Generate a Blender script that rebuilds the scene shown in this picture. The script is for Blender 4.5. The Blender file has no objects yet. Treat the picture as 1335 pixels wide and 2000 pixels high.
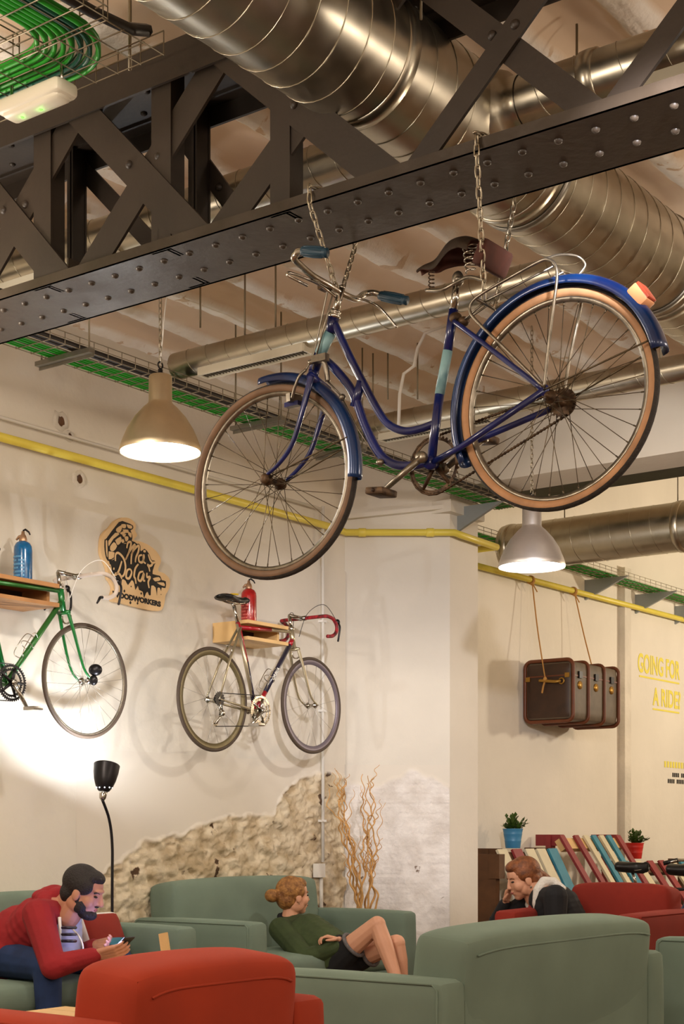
import bpy, math, random
from mathutils import Vector, Matrix, noise
random.seed(7)
PI = math.pi
F = 2961.0; CX = 667.5; HY = 1630.0; CZ = 1.2
A = math.atan2(2182.5, F)
U = Vector((math.sin(A), math.cos(A), 0))      # along the long wall, away from the camera
N = Vector((math.cos(A), -math.sin(A), 0))     # out of the long wall into the room
UP = Vector((0, 0, 1))
T0 = 6.7                                       # camera's distance from the long wall
COL = bpy.context.scene.collection

def ray(px, py): return (px - CX) / F, (HY - py) / F
def W(s, t, z): return U * s + N * (t - T0) + UP * z
def PT(px, py, t):
    k, q = ray(px, py); D = (T0 - t) / (-N.y - N.x * k)
    return Vector((k * D, D, CZ + q * D))
def PS(px, py, s):
    k, q = ray(px, py); D = s / (U.x * k + U.y)
    return Vector((k * D, D, CZ + q * D))
def PD(px, py, D):
    k, q = ray(px, py); return Vector((k * D, D, CZ + q * D))
def st(p): return (p.dot(U), p.dot(N) + T0, p.z)

class MB:
    def __init__(self): self.v = []; self.f = []; self.sm = []; self.mi = []; self.cur = 0
    def add(self, verts, faces, smooth=True):
        b = len(self.v); self.v.extend(Vector(v) for v in verts)
        for f in faces:
            self.f.append([b + i for i in f]); self.sm.append(smooth); self.mi.append(self.cur)
    def box(self, c, h, ax=None, rot=None):
        c = Vector(c)
        X, Y, Z = ax if ax else (Vector((1, 0, 0)), Vector((0, 1, 0)), Vector((0, 0, 1)))
        vs = [c + X * (sx * h[0]) + Y * (sy * h[1]) + Z * (sz * h[2]) for sx in (-1, 1) for sy in (-1, 1) for sz in (-1, 1)]
        self.add(vs, [(0, 1, 3, 2), (4, 6, 7, 5), (0, 4, 5, 1), (2, 3, 7, 6), (0, 2, 6, 4), (1, 5, 7, 3)], False)
        return self
    def bar(self, a, b, w, d, side):
        """rectangular bar from a to b: w across along side, d along the third axis"""
        a = Vector(a); b = Vector(b); Z = (b - a).normalized(); X = (side - Z * side.dot(Z)).normalized(); Y = Z.cross(X)
        return self.box((a + b) / 2, (w / 2, d / 2, (b - a).length / 2), (X, Y, Z))
    def tube(self, pts, r, seg=8, closed=False, cap=True, smooth=True, ell=None, up=None):
        pts = [Vector(p) for p in pts]; n = len(pts)
        rr = r if isinstance(r, (list, tuple)) else [r] * n
        tang = []
        for i in range(n):
            a = pts[(i - 1) % n] if (closed or i > 0) else pts[i]
            b = pts[(i + 1) % n] if (closed or i < n - 1) else pts[i]
            d = b - a
            tang.append(d.normalized() if d.length > 1e-9 else Vector((0, 0, 1)))
        ref = up if up is not None else (Vector((0, 0, 1)) if abs(tang[0].z) < .9 else Vector((1, 0, 0)))
        x = (ref - tang[0] * ref.dot(tang[0])).normalized()
        vs = []
        for i in range(n):
            if i: x = (x - tang[i] * x.dot(tang[i])).normalized()
            y = tang[i].cross(x)
            ex, ey = ell if ell else (1, 1)
            for j in range(seg):
                a = 2 * PI * j / seg
                vs.append(pts[i] + x * (math.cos(a) * rr[i] * ex) + y * (math.sin(a) * rr[i] * ey))
        fs = []
        m = n if closed else n - 1
        for i in range(m):
            for j in range(seg):
                a = i * seg + j; b = i * seg + (j + 1) % seg
                c = ((i + 1) % n) * seg + (j + 1) % seg; d = ((i + 1) % n) * seg + j
                fs.append((a, b, c, d))
        if cap and not closed:
            fs.append(tuple(range(seg - 1, -1, -1))); fs.append(tuple((n - 1) * seg + j for j in range(seg)))
        self.add(vs, fs, smooth); return self
    def lathe(self, prof, o, axis, seg=32, smooth=True, closed=False):
        """prof: list of (radius, distance along axis)"""
        o = Vector(o); axis = Vector(axis).normalized()
        ref = Vector((0, 0, 1)) if abs(axis.z) < .9 else Vector((1, 0, 0))
        x = axis.cross(ref).normalized(); y = axis.cross(x)
        vs = [o + axis * z + (x * math.cos(2 * PI * j / seg) + y * math.sin(2 * PI * j / seg)) * r for r, z in prof for j in range(seg)]
        fs = []; n = len(prof)
        for i in range(n if closed else n - 1):
            i2 = (i + 1) % n
            for j in range(seg):
                fs.append((i * seg + j, i * seg + (j + 1) % seg, i2 * seg + (j + 1) % seg, i2 * seg + j))
        self.add(vs, fs, smooth); return self
    def torus(self, c, axis, R, r, seg=48, rs=8, a0=0, a1=2 * PI, x=None):
        c = Vector(c); axis = Vector(axis).normalized()
        if x is None:
            ref = Vector((0, 0, 1)) if abs(axis.z) < .9 else Vector((1, 0, 0)); x = (ref - axis * ref.dot(axis)).normalized()
        y = axis.cross(x); full = abs(a1 - a0 - 2 * PI) < 1e-6
        m = seg if full else seg + 1
        self.tube([c + (x * math.cos(a0 + (a1 - a0) * i / seg) + y * math.sin(a0 + (a1 - a0) * i / seg)) * R for i in range(m)], r, rs, closed=full, up=axis)
        return self
    def ell(self, c, rad, ax=None, seg=16, rings=10):
        c = Vector(c); X, Y, Z = ax if ax else (Vector((1, 0, 0)), Vector((0, 1, 0)), Vector((0, 0, 1)))
        vs = [c + Z * rad[2]]; 
        for i in range(1, rings):
            th = PI * i / rings
            for j in range(seg):
                ph = 2 * PI * j / seg
                vs.append(c + X * (rad[0] * math.sin(th) * math.cos(ph)) + Y * (rad[1] * math.sin(th) * math.sin(ph)) + Z * (rad[2] * math.cos(th)))
        vs.append(c - Z * rad[2]); fs = []
        for j in range(seg): fs.append((0, 1 + j, 1 + (j + 1) % seg))
        for i in range(rings - 2):
            for j in range(seg):
                a = 1 + i * seg + j; b = 1 + i * seg + (j + 1) % seg
                fs.append((a, a + seg, b + seg, b))
        l = len(vs) - 1; o = 1 + (rings - 2) * seg
        for j in range(seg): fs.append((l, o + (j + 1) % seg, o + j))
        self.add(vs, fs, True); return self
    def cap(self, a, b, ra, rb, seg=12):
        """tapered capsule"""
        a = Vector(a); b = Vector(b); d = (b - a); L = d.length
        if L < 1e-6: return self.ell(a, (ra, ra, ra))
        d /= L; prof = [(0.001, -ra)]
        for i in range(1, 5): th = PI / 2 * i / 4; prof.append((ra * math.sin(th), -ra * math.cos(th)))
        for i in range(0, 5): th = PI / 2 * i / 4; prof.append((max(.001, rb * math.cos(th)), L + rb * math.sin(th)))
        self.lathe(prof, a, d, seg); return self
    def chain(self, pts, rads):
        for i in range(len(pts) - 1): self.cap(pts[i], pts[i + 1], rads[i], rads[i + 1])
        return self
    def rbox(self, c, h, r, ax=None, n=8, bulge=(0, 0, 0), fn=None):
        """rounded, optionally bulging box (cushions)"""
        c = Vector(c); X, Y, Z = ax if ax else (Vector((1, 0, 0)), Vector((0, 1, 0)), Vector((0, 0, 1)))
        for axis in range(3):
            for sg in (-1, 1):
                vs = []; o = [i for i in range(3) if i != axis]
                for i in range(n + 1):
                    for j in range(n + 1):
                        q = [0, 0, 0]; q[axis] = sg
                        # denser near the edges
                        a = math.sin((i / n - .5) * PI); b = math.sin((j / n - .5) * PI)
                        q[o[0]] = a; q[o[1]] = b
                        p = [q[k] * h[k] for k in range(3)]
                        inn = [max(-(h[k] - r), min(h[k] - r, p[k])) for k in range(3)]
                        d = Vector([p[k] - inn[k] for k in range(3)])
                        if d.length > 1e-9: d = d.normalized() * r
                        p = [inn[k] + d[k] for k in range(3)]
                        qq = [p[k] / h[k] for k in range(3)]
                        for k in range(3):
                            if bulge[k]:
                                o2 = [m for m in range(3) if m != k]
                                p[k] += bulge[k] * qq[k] * (1 - qq[o2[0]] ** 2) * (1 - qq[o2[1]] ** 2)
                        if fn: p = fn(p, h)
                        vs.append(c + X * p[0] + Y * p[1] + Z * p[2])
                fs = []
                for i in range(n):
                    for j in range(n):
                        a = i * (n + 1) + j; f = (a, a + 1, a + n + 2, a + n + 1)
                        flip = (sg > 0) ^ (axis == 1)
                        fs.append(f[::-1] if flip else f)
                self.add(vs, fs, True)
        return self
    def poly(self, outline, d):
        """prism from a 3D outline pushed by vector d"""
        n = len(outline); o = [Vector(p) for p in outline]; q = [p + d for p in o]
        self.add(o + q, [tuple(range(n - 1, -1, -1)), tuple(n + i for i in range(n))] + [(i, (i + 1) % n, n + (i + 1) % n, n + i) for i in range(n)], False)
        return self

def new(name, parent=None):
    o = bpy.data.objects.new(name, None); COL.objects.link(o); o.empty_display_size = .1
    if parent: o.parent = parent
    return o
def thing(name, label, cat, loc, group=None, rot=0):
    o = new(name); o.location = Vector(loc); o.rotation_euler = (0, 0, rot)
    o['label'] = label; o['category'] = cat
    if group: o['group'] = group
    return o
def root_of(p):
    while p.parent: p = p.parent
    return p
def obj(name, mb, mat, parent=None, world=True, label=None, mods=None, weld=False):
    me = bpy.data.meshes.new(name)
    off = Vector((0, 0, 0))
    if parent is not None and world: off = root_of(parent).location
    me.from_pydata([v - off for v in mb.v], [], mb.f)
    me.polygons.foreach_set('use_smooth', mb.sm)
    mats = mat if isinstance(mat, (list, tuple)) else [mat]
    for m in mats: me.materials.append(m)
    if len(mats) > 1: me.polygons.foreach_set('material_index', mb.mi)
    me.update()
    o = bpy.data.objects.new(name, me); COL.objects.link(o)
    if parent is not None: o.parent = parent
    if label: o['label'] = label
    for m in (mods or []):
        k = m[0]; d = o.modifiers.new(k.lower(), k)
        for a, b in m[1].items(): setattr(d, a, b)
    if weld:
        w = o.modifiers.new('weld', 'WELD'); w.merge_threshold = .0002
    return o
def tag(o, label, cat, group=None):
    o['label'] = label; o['category'] = cat
    if group: o['group'] = group
    return o
def single(name, mb, mat, label, cat, base, group=None, **k):
    """a thing that is one mesh, origin at base"""
    b = Vector(base)
    mb.v = [v - b for v in mb.v]
    o = obj(name, mb, mat, None, **k); o.location = b
    return tag(o, label, cat, group)
def struct(name, mb, mat, parent=None, **k):
    o = obj(name, mb, mat, parent, **k)
    if parent is None: o['kind'] = 'structure'
    return o
def empty_copy(root, name=None):
    r = root.copy(); COL.objects.link(r)
    def rec(a, b):
        for ch in a.children:
            if ch == r: continue
            c = ch.copy(); COL.objects.link(c); c.parent = b; rec(ch, c)
    rec(root, r); return r

# ---------------------------------------------------------------- materials
def srgb(r, g, b):
    f = lambda c: (c / 255 / 12.92) if c / 255 <= .04045 else ((c / 255 + .055) / 1.055) ** 2.4
    return (f(r), f(g), f(b), 1)
def mat(name, col, rough=.6, metal=0, noise_amt=0, noise_scale=8, bump=0, bump_scale=40, col2=None, sheen=0, coat=0, emit=None, es=0, voronoi=False, spec=.5, detail=4, rvar=0):
    m = bpy.data.materials.new(name); m.use_nodes = True
    nt = m.node_tree; b = nt.nodes['Principled BSDF']
    b.inputs['Roughness'].default_value = rough; b.inputs['Metallic'].default_value = metal
    b.inputs['Base Color'].default_value = col
    b.inputs['Specular IOR Level'].default_value = spec
    if sheen:
        b.inputs['Sheen Weight'].default_value = sheen; b.inputs['Sheen Roughness'].default_value = .4
        b.inputs['Sheen Tint'].default_value = col
    if coat: b.inputs['Coat Weight'].default_value = coat; b.inputs['Coat Roughness'].default_value = .15
    if emit: b.inputs['Emission Color'].default_value = emit; b.inputs['Emission Strength'].default_value = es
    tc = nt.nodes.new('ShaderNodeTexCoord')
    if noise_amt or col2 or rvar:
        if voronoi:
            nz = nt.nodes.new('ShaderNodeTexVoronoi'); nz.inputs['Scale'].default_value = noise_scale; outp = nz.outputs['Distance']
        else:
            nz = nt.nodes.new('ShaderNodeTexNoise'); nz.inputs['Scale'].default_value = noise_scale; nz.inputs['Detail'].default_value = detail; outp = nz.outputs['Fac']
        nt.links.new(tc.outputs['Object'], nz.inputs['Vector'])
        cr = nt.nodes.new('ShaderNodeValToRGB')
        cr.color_ramp.elements[0].position = .35; cr.color_ramp.elements[1].position = .65
        c2 = col2 if col2 else tuple(c * (1 - noise_amt) for c in col[:3]) + (1,)
        cr.color_ramp.elements[0].color = c2; cr.color_ramp.elements[1].color = col
        nt.links.new(outp, cr.inputs['Fac'])
        nt.links.new(cr.outputs['Color'], b.inputs['Base Color'])
        if rvar:
            mr = nt.nodes.new('ShaderNodeMapRange'); mr.inputs['To Min'].default_value = rough - rvar; mr.inputs['To Max'].default_value = rough + rvar
            mr.inputs['From Min'].default_value = .3; mr.inputs['From Max'].default_value = .7
            nt.links.new(outp, mr.inputs['Value']); nt.links.new(mr.outputs['Result'], b.inputs['Roughness'])
    if bump:
        n2 = nt.nodes.new('ShaderNodeTexNoise'); n2.inputs['Scale'].default_value = bump_scale; n2.inputs['Detail'].default_value = 6
        nt.links.new(tc.outputs['Object'], n2.inputs['Vector'])
        bp = nt.nodes.new('ShaderNodeBump'); bp.inputs['Strength'].default_value = bump; bp.inputs['Distance'].default_value = .02
        nt.links.new(n2.outputs['Fac'], bp.inputs['Height']); nt.links.new(bp.outputs['Normal'], b.inputs['Normal'])
    return m

M = {}
M['plaster'] = mat('wall plaster', srgb(226, 219, 206), .85, noise_amt=.08, noise_scale=1.3, bump=.25, bump_scale=9)
M['plaster_rough'] = mat('rough plaster', srgb(222, 214, 200), .9, noise_amt=.18, noise_scale=2.5, bump=.6, bump_scale=18)
M['ceil'] = mat('ceiling plaster', srgb(232, 216, 192), .95, col2=srgb(204, 178, 146), noise_scale=1.7, bump=.9, bump_scale=30, detail=8)
M['floor'] = mat('wood floor', srgb(120, 92, 66), .5, noise_amt=.3, noise_scale=3, bump=.1)
M['steel'] = mat('dark brown painted steel', srgb(60, 50, 40), .42, noise_amt=.22, noise_scale=5, bump=.08, bump_scale=30, rvar=.1)
M['steel_dark'] = mat('dark lattice paint', srgb(46, 37, 29), .5, noise_amt=.2, noise_scale=5, bump=.06, bump_scale=30)
M['galv'] = mat('galvanised sheet', srgb(186, 178, 160), .33, 1, noise_amt=.1, noise_scale=14, bump=.05, bump_scale=4, rvar=.05)
M['galv_matte'] = mat('galvanised matte', srgb(150, 146, 136), .45, 1, noise_amt=.15, noise_scale=20)
M['wire'] = mat('zinc wire', srgb(150, 140, 120), .45, .9)
M['green_cable'] = mat('green cable', srgb(40, 160, 40), .4)
M['teal_cable'] = mat('dark teal cable', srgb(10, 80, 60), .4)
M['black_cable'] = mat('black cable', srgb(34, 28, 24), .5)
M['yellow_pipe'] = mat('yellow pipe paint', srgb(232, 212, 86), .4, noise_amt=.1, noise_scale=5)
M['white_pipe'] = mat('white pipe', srgb(226, 222, 214), .5)
M['chain'] = mat('zinc chain', srgb(170, 160, 140), .35, 1)
M['black'] = mat('black plastic', srgb(20, 20, 22), .4)
M['blackmetal'] = mat('black metal', srgb(38, 36, 38), .35, .6)
M['chrome'] = mat('worn chrome', srgb(205, 200, 190), .2, 1, noise_amt=.3, noise_scale=30, rvar=.1)
M['alu'] = mat('aluminium', srgb(196, 190, 182), .3, 1, noise_amt=.1, noise_scale=10)
M['rust'] = mat('greasy rusty steel', srgb(96, 74, 52), .55, .6, col2=srgb(48, 34, 24), noise_scale=40)
M['blue'] = mat('deep blue enamel', srgb(14, 32, 104), .3, 0, col2=srgb(8, 16, 66), noise_scale=7, coat=.5)
M['blue_fender'] = mat('blue fender enamel', srgb(14, 52, 104), .32, .2, col2=srgb(10, 28, 72), noise_scale=5, coat=.4)
M['pale_blue'] = mat('pale blue enamel', srgb(138, 178, 184), .4, col2=srgb(104, 144, 152), noise_scale=20)
M['tyre'] = mat('tyre rubber', srgb(52, 46, 42), .75, noise_amt=.3, noise_scale=60, bump=.3, bump_scale=200)
M['gumwall'] = mat('tan tyre wall', srgb(188, 140, 98), .65, noise_amt=.3, noise_scale=14)
M['oldgum'] = mat('aged brown tyre wall', srgb(122, 92, 66), .65, noise_amt=.3, noise_scale=14)
M['rim'] = mat('aged rim steel', srgb(150, 142, 128), .35, .9, noise_amt=.4, noise_scale=30)
M['spoke'] = mat('spoke steel', srgb(96, 84, 66), .4, .9)
M['spoke_light'] = mat('bright spoke steel', srgb(190, 186, 180), .35, .9)
M['leather'] = mat('old saddle leather', srgb(50, 38, 28), .45, noise_amt=.3, noise_scale=15, bump=.1)
M['leather_in'] = mat('raw leather underside', srgb(78, 38, 24), .8, noise_amt=.3, noise_scale=20)
M['grip'] = mat('blue green grips', srgb(22, 56, 74), .5)
M['reflector'] = mat('reflector red plastic', srgb(150, 60, 40), .3)
M['rubber_o'] = mat('reflector orange housing', srgb(206, 140, 92), .5)
M['red'] = mat('deep red enamel', srgb(158, 16, 34), .3, coat=.5)
M['redtape'] = mat('red and black bar tape', srgb(170, 28, 40), .6, col2=srgb(60, 14, 20), noise_scale=30)
M['navy'] = mat('dark navy enamel', srgb(34, 32, 52), .3, coat=.5)
M['champ'] = mat('champagne metal enamel', srgb(178, 166, 138), .3, .7)
M['green'] = mat('racing green enamel', srgb(14, 108, 46), .3, .1, coat=.5)
M['green_dk'] = mat('olive green enamel', srgb(46, 104, 44), .35, .2)
M['whitetape'] = mat('dirty white bar tape', srgb(206, 192, 180), .7)
M['white'] = mat('white', srgb(235, 232, 226), .5)
M['tubular'] = mat('brown black tyre', srgb(72, 58, 46), .7)
M['gold_rim'] = mat('bronze deep rim', srgb(116, 104, 72), .45, .4)
M['violet_rim'] = mat('grey violet deep rim', srgb(118, 108, 118), .45, .4)
M['yellow'] = mat('yellow', srgb(226, 188, 40), .5)
M['pine'] = mat('light pine', srgb(222, 182, 122), .55, noise_amt=.15, noise_scale=6)
M['wood_or'] = mat('orange brown wood', srgb(176, 124, 74), .5, noise_amt=.2, noise_scale=6)
M['darkwood'] = mat('dark stained wood', srgb(96, 62, 34), .6, noise_amt=.35, noise_scale=8)
M['ply'] = mat('sign plywood', srgb(226, 190, 140), .6, noise_amt=.08, noise_scale=5)
M['ink'] = mat('black ink', srgb(24, 20, 18), .7)
M['blueglass'] = mat('blue siphon glass', srgb(16, 96, 150), .2, noise_amt=.35, noise_scale=30, coat=.5)
M['redglass'] = mat('red siphon glass', srgb(176, 20, 22), .2, noise_amt=.35, noise_scale=30, coat=.5)
M['brass'] = mat('dull metal head', srgb(176, 140, 110), .4, .7)
M['etch'] = mat('etched lettering', srgb(90, 150, 190), .4)
M['etch_red'] = mat('pale etched lettering', srgb(214, 110, 100), .4)
M['sage'] = mat('sage green velvet', srgb(114, 132, 118), .9, noise_amt=.14, noise_scale=3, sheen=.6)
M['orange'] = mat('burnt orange velvet', srgb(160, 48, 14), .9, noise_amt=.16, noise_scale=3, sheen=.35)
M['redvelvet'] = mat('red orange velvet', srgb(136, 34, 18), .9, noise_amt=.14, noise_scale=3, sheen=.4)
M['skin'] = mat('skin', srgb(216, 160, 130), .55, noise_amt=.06, noise_scale=10)
M['skin_m'] = mat('skin darker', srgb(190, 134, 106), .55, noise_amt=.06, noise_scale=10)
M['hoodie'] = mat('red hoodie cotton', srgb(150, 28, 34), .9, noise_amt=.15, noise_scale=6, bump=.2, bump_scale=20)
M['jeans'] = mat('dark blue denim', srgb(30, 52, 96), .9, noise_amt=.3, noise_scale=12)
M['tee'] = mat('pale grey tee', srgb(176, 182, 200), .9)
M['darkhair'] = mat('dark brown hair', srgb(34, 26, 24), .7, noise_amt=.3, noise_scale=60, bump=.4, bump_scale=120)
M['blonde'] = mat('dark blonde hair', srgb(178, 126, 66), .6, col2=srgb(120, 76, 36), noise_scale=35, bump=.4, bump_scale=90)
M['auburn'] = mat('auburn hair', srgb(134, 76, 34), .55, col2=srgb(92, 48, 22), noise_scale=30, bump=.3, bump_scale=90)
M['olive'] = mat('olive green jacket', srgb(58, 72, 38), .9, noise_amt=.25, noise_scale=8, bump=.3, bump_scale=18)
M['blackcloth'] = mat('black cloth', srgb(22, 22, 26), .9, noise_amt=.2)
M['greycloth'] = mat('grey frayed hem', srgb(110, 106, 108), .95, noise_amt=.3, noise_scale=80)
M['fleece'] = mat('white fleece', srgb(228, 224, 218), .95, bump=.5, bump_scale=60)
M['redshirt'] = mat('red patterned shirt', srgb(160, 56, 46), .9, noise_amt=.4, noise_scale=60)
M['eye'] = mat('eye', srgb(30, 22, 20), .2)
M['lip'] = mat('lips', srgb(160, 86, 80), .5)
M['cream'] = mat('cream painted wood', srgb(214, 204, 174), .6, noise_amt=.1)
M['bred'] = mat('dark red painted wood', srgb(140, 44, 46), .6, noise_amt=.15)
M['bblue'] = mat('teal blue painted wood', srgb(52, 134, 160), .6, noise_amt=.2)
M['bluepot'] = mat('blue metal pot', srgb(60, 128, 170), .4)
M['redpot'] = mat('red metal pot', srgb(190, 34, 28), .4)
M['leaf'] = mat('green leaves', srgb(70, 96, 30), .5, noise_amt=.4, noise_scale=30)
M['twig'] = mat('tan curly twigs', srgb(206, 156, 92), .7, noise_amt=.25, noise_scale=20)
M['trunk'] = mat('brown leather trunk', srgb(62, 38, 22), .5, noise_amt=.3, noise_scale=12)
M['trunkside'] = mat('grey brown trunk cloth', srgb(98, 84, 66), .6, noise_amt=.25, noise_scale=10)
M['trunkrib'] = mat('trunk wooden rib', srgb(110, 56, 26), .5, noise_amt=.25, noise_scale=10)
M['rope'] = mat('rope', srgb(180, 132, 70), .9)
M['goldpaint'] = mat('brass fittings', srgb(170, 130, 60), .4, .8)
M['ytext'] = mat('yellow wall lettering', srgb(230, 216, 90), .7)
M['emer'] = mat('emergency light shell', srgb(222, 216, 196), .45)
M['led'] = mat('green led', srgb(60, 220, 40), .3, emit=srgb(90, 255, 60), es=3)
M['glow'] = mat('lamp glass', srgb(255, 255, 255), .5, emit=(.93, .97, 1, 1), es=4)
M['screen'] = mat('phone screen', srgb(200, 210, 255), .3, emit=(.6, .65, 1, 1), es=3)
M['galv_brk'] = mat('grey bracket', srgb(150, 156, 158), .5, .4)
M['shade'] = mat('lamp shade aluminium', srgb(232, 214, 180), .42, 1, noise_amt=.12, noise_scale=7, rvar=.06)
M['shade_pale'] = mat('pale lamp shade aluminium', srgb(226, 220, 214), .42, .9, noise_amt=.1, noise_scale=7)
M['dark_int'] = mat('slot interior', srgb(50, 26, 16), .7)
M['dgreen_beam'] = mat('dark green steel', srgb(60, 62, 40), .5, noise_amt=.3)
# ---------------------------------------------------------------- camera
cam = bpy.data.cameras.new('camera'); co = bpy.data.objects.new('camera', cam); COL.objects.link(co)
co.location = (0, 0, CZ); co.rotation_euler = (PI / 2, 0, 0)
cam.sensor_fit = 'HORIZONTAL'; cam.sensor_width = 24; cam.lens = F / 1335 * 24
cam.shift_y = 630 / 1335; cam.clip_start = .05; cam.clip_end = 100
bpy.context.scene.camera = co

# ---------------------------------------------------------------- shell
CEIL = 4.25; TOP = 5.5
def fbm(x, y, z, s): return noise.fractal(Vector((x, y, z)) * s, .9, 2.1, 5)
floor = MB(); floor.box(W(8, 4, -.05), (13, 8, .05), (U, N, UP)); struct('floor', floor, M['floor'])

# long wall: a plaster step at LEDGE, the wall below stands 2.5 cm proud
LEDGE = CZ + 1.957
wl = MB()
def quad(mb, a, b, c, d, sm=False): mb.add([a, b, c, d], [(0, 1, 2, 3)], sm)
def fold(mb, sec, s0, s1):
    v = []
    for s in (s0, s1): v += [W(s, t, z) for t, z in sec]
    n = len(sec); mb.add(v, [(i, n + i, n + i + 1, i + 1) for i in range(n - 1)], False)
wl.box(W(3.05, -.1, TOP / 2), (6.1, .1, TOP / 2), (U, N, UP))
WL = wl
wr = MB(); wr.box(W(14.6, -.1, TOP / 2), (5.45, .1, TOP / 2), (U, N, UP)); struct('wall_right', wr, M['plaster'])
wf = MB(); wf.box(W(20.1, 4, TOP / 2), (.1, 8, TOP / 2), (U, N, UP)); struct('wall_far', wf, M['plaster'])
wb = MB(); wb.box(W(-3.1, 4, TOP / 2), (.1, 8, TOP / 2), (U, N, UP)); struct('wall_back', wb, M['plaster'])
wo = MB(); wo.box(W(8.5, 11.1, TOP / 2), (12, .1, TOP / 2), (U, N, UP)); struct('wall_opposite', wo, M['plaster'])

# plaster broken away from the lower wall: bare rubble stone
def stone_patch(name, P0, X, w, z0, z1, prof, out, matl, amp, brick=False, res=.0105):
    nx = int(w / res); nz = int((z1 - z0) / res); mb = MB(); vs = []; mask = []
    Nn = out
    for i in range(nx + 1):
        x = w * i / nx
        top = prof(x)
        for j in range(nz + 1):
            z = z0 + (z1 - z0) * j / nz
            e = top - z + .035 * noise.noise(Vector((x * 9, z * 9, 3)))
            m = max(0, min(1, e / .03)); 
            mask.append(m)
            if brick:
                row = math.floor(z / .075); bx = (x + (row % 2) * .13) / .26
                fz = abs((z / .075) % 1 - .5) * 2; fx = abs(bx % 1 - .5) * 2
                g = max(0, (fz - .82) / .18) ; g = max(g, max(0, (fx - .94) / .06))
                d = -.006 - .007 * g * (1 if noise.noise(Vector((x * 3, z * 3, 9))) > -.15 else .2) + .007 * noise.noise(Vector((x * 22, z * 22, 1)))
            else:
                wx = .25 * noise.noise(Vector((x * 4, z * 4, 1))); p = Vector((x * 6.5 + wx, z * 9 + wx, 5.1)); vd = noise.voronoi(p)[0]
                cell = vd[1] - vd[0]
                d = -.006 + .010 * min(1, cell * 3.5) + .026 * noise.fractal(Vector((x * 9, z * 13, 2)), .75, 2.2, 6)
                hole = noise.fractal(Vector((x * 5 + 3, z * 7, 8)), .9, 2, 4)
                if hole > .38: d -= min(.03, (hole - .38) * .3)
            rim = math.exp(-((e - .01) / .018) ** 2) * .009 if m > 0 else 0
            dd = (.0006 * (1 - m) + m * max(-.023, d) + rim) if not brick else (.0035 + m * (.012 + d * amp) + rim * .6)
            vs.append(P0 + X * x + UP * z + Nn * dd)
    fs = []
    for i in range(nx):
        for j in range(nz):
            a = i * (nz + 1) + j; fs.append((a, a + nz + 1, a + nz + 2, a + 1))
    mb.add(vs, fs, True)
    o = struct(name, mb, matl)
    at = o.data.attributes.new('bare', 'FLOAT', 'POINT'); at.data.foreach_set('value', mask)
    return o
def stone_mat(name, plaster, c1, c2, cdark, scale, dark_pos):
    m = bpy.data.materials.new(name); m.use_nodes = True; nt = m.node_tree; b = nt.nodes['Principled BSDF']
    b.inputs['Roughness'].default_value = .92
    at = nt.nodes.new('ShaderNodeAttribute'); at.attribute_name = 'bare'
    tc = nt.nodes.new('ShaderNodeTexCoord')
    nz = nt.nodes.new('ShaderNodeTexNoise'); nz.inputs['Scale'].default_value = scale; nz.inputs['Detail'].default_value = 8; nt.links.new(tc.outputs['Object'], nz.inputs['Vector'])
    cr = nt.nodes.new('ShaderNodeValToRGB'); e = cr.color_ramp.elements
    e[0].position = .35; e[0].color = c2; e[1].position = .6; e[1].color = c1
    nt.links.new(nz.outputs['Fac'], cr.inputs['Fac'])
    n2 = nt.nodes.new('ShaderNodeTexNoise'); n2.inputs['Scale'].default_value = 6.5; n2.inputs['Detail'].default_value = 5; n2.inputs['Distortion'].default_value = .6; nt.links.new(tc.outputs['Object'], n2.inputs['Vector'])
    r2 = nt.nodes.new('ShaderNodeValToRGB'); r2.color_ramp.elements[0].position = dark_pos; r2.color_ramp.elements[1].position = dark_pos + .03
    nt.links.new(n2.outputs['Fac'], r2.inputs['Fac'])
    mx0 = nt.nodes.new('ShaderNodeMix'); mx0.data_type = 'RGBA'; mx0.inputs[6].default_value = cdark
    nt.links.new(r2.outputs['Color'], mx0.inputs[0])
    inv = nt.nodes.new('ShaderNodeMix'); 
    nt.links.new(cr.outputs['Color'], mx0.inputs[7])
    # r2 dark (0) -> cdark ; bright -> stone
    nt.nodes.remove(inv)
    mx = nt.nodes.new('ShaderNodeMix'); mx.data_type = 'RGBA'; mx.inputs[6].default_value = plaster
    nt.links.new(at.outputs['Fac'], mx.inputs[0]); nt.links.new(mx0.outputs[2], mx.inputs[7])
    nt.links.new(mx.outputs[2], b.inputs['Base Color'])
    bp = nt.nodes.new('ShaderNodeBump'); bp.inputs['Strength'].default_value = .35; bp.inputs['Distance'].default_value = .02
    n3 = nt.nodes.new('ShaderNodeTexNoise'); n3.inputs['Scale'].default_value = 45; n3.inputs['Detail'].default_value = 6; nt.links.new(tc.outputs['Object'], n3.inputs['Vector'])
    mu = nt.nodes.new('ShaderNodeMath'); mu.operation = 'MULTIPLY'; nt.links.new(n3.outputs['Fac'], mu.inputs[0]); nt.links.new(at.outputs['Fac'], mu.inputs[1])
    nt.links.new(mu.outputs[0], bp.inputs['Height']); nt.links.new(bp.outputs['Normal'], b.inputs['Normal'])
    return m
PL = srgb(222, 214, 201)
M['stone'] = stone_mat('bare rubble masonry', PL, srgb(222, 208, 182), srgb(186, 166, 134), srgb(84, 60, 40), 7, .33)
M['brickwhite'] = stone_mat('whitewashed bare brick', PL, srgb(232, 226, 220), srgb(214, 206, 198), srgb(120, 100, 84), 7, .27)
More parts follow.
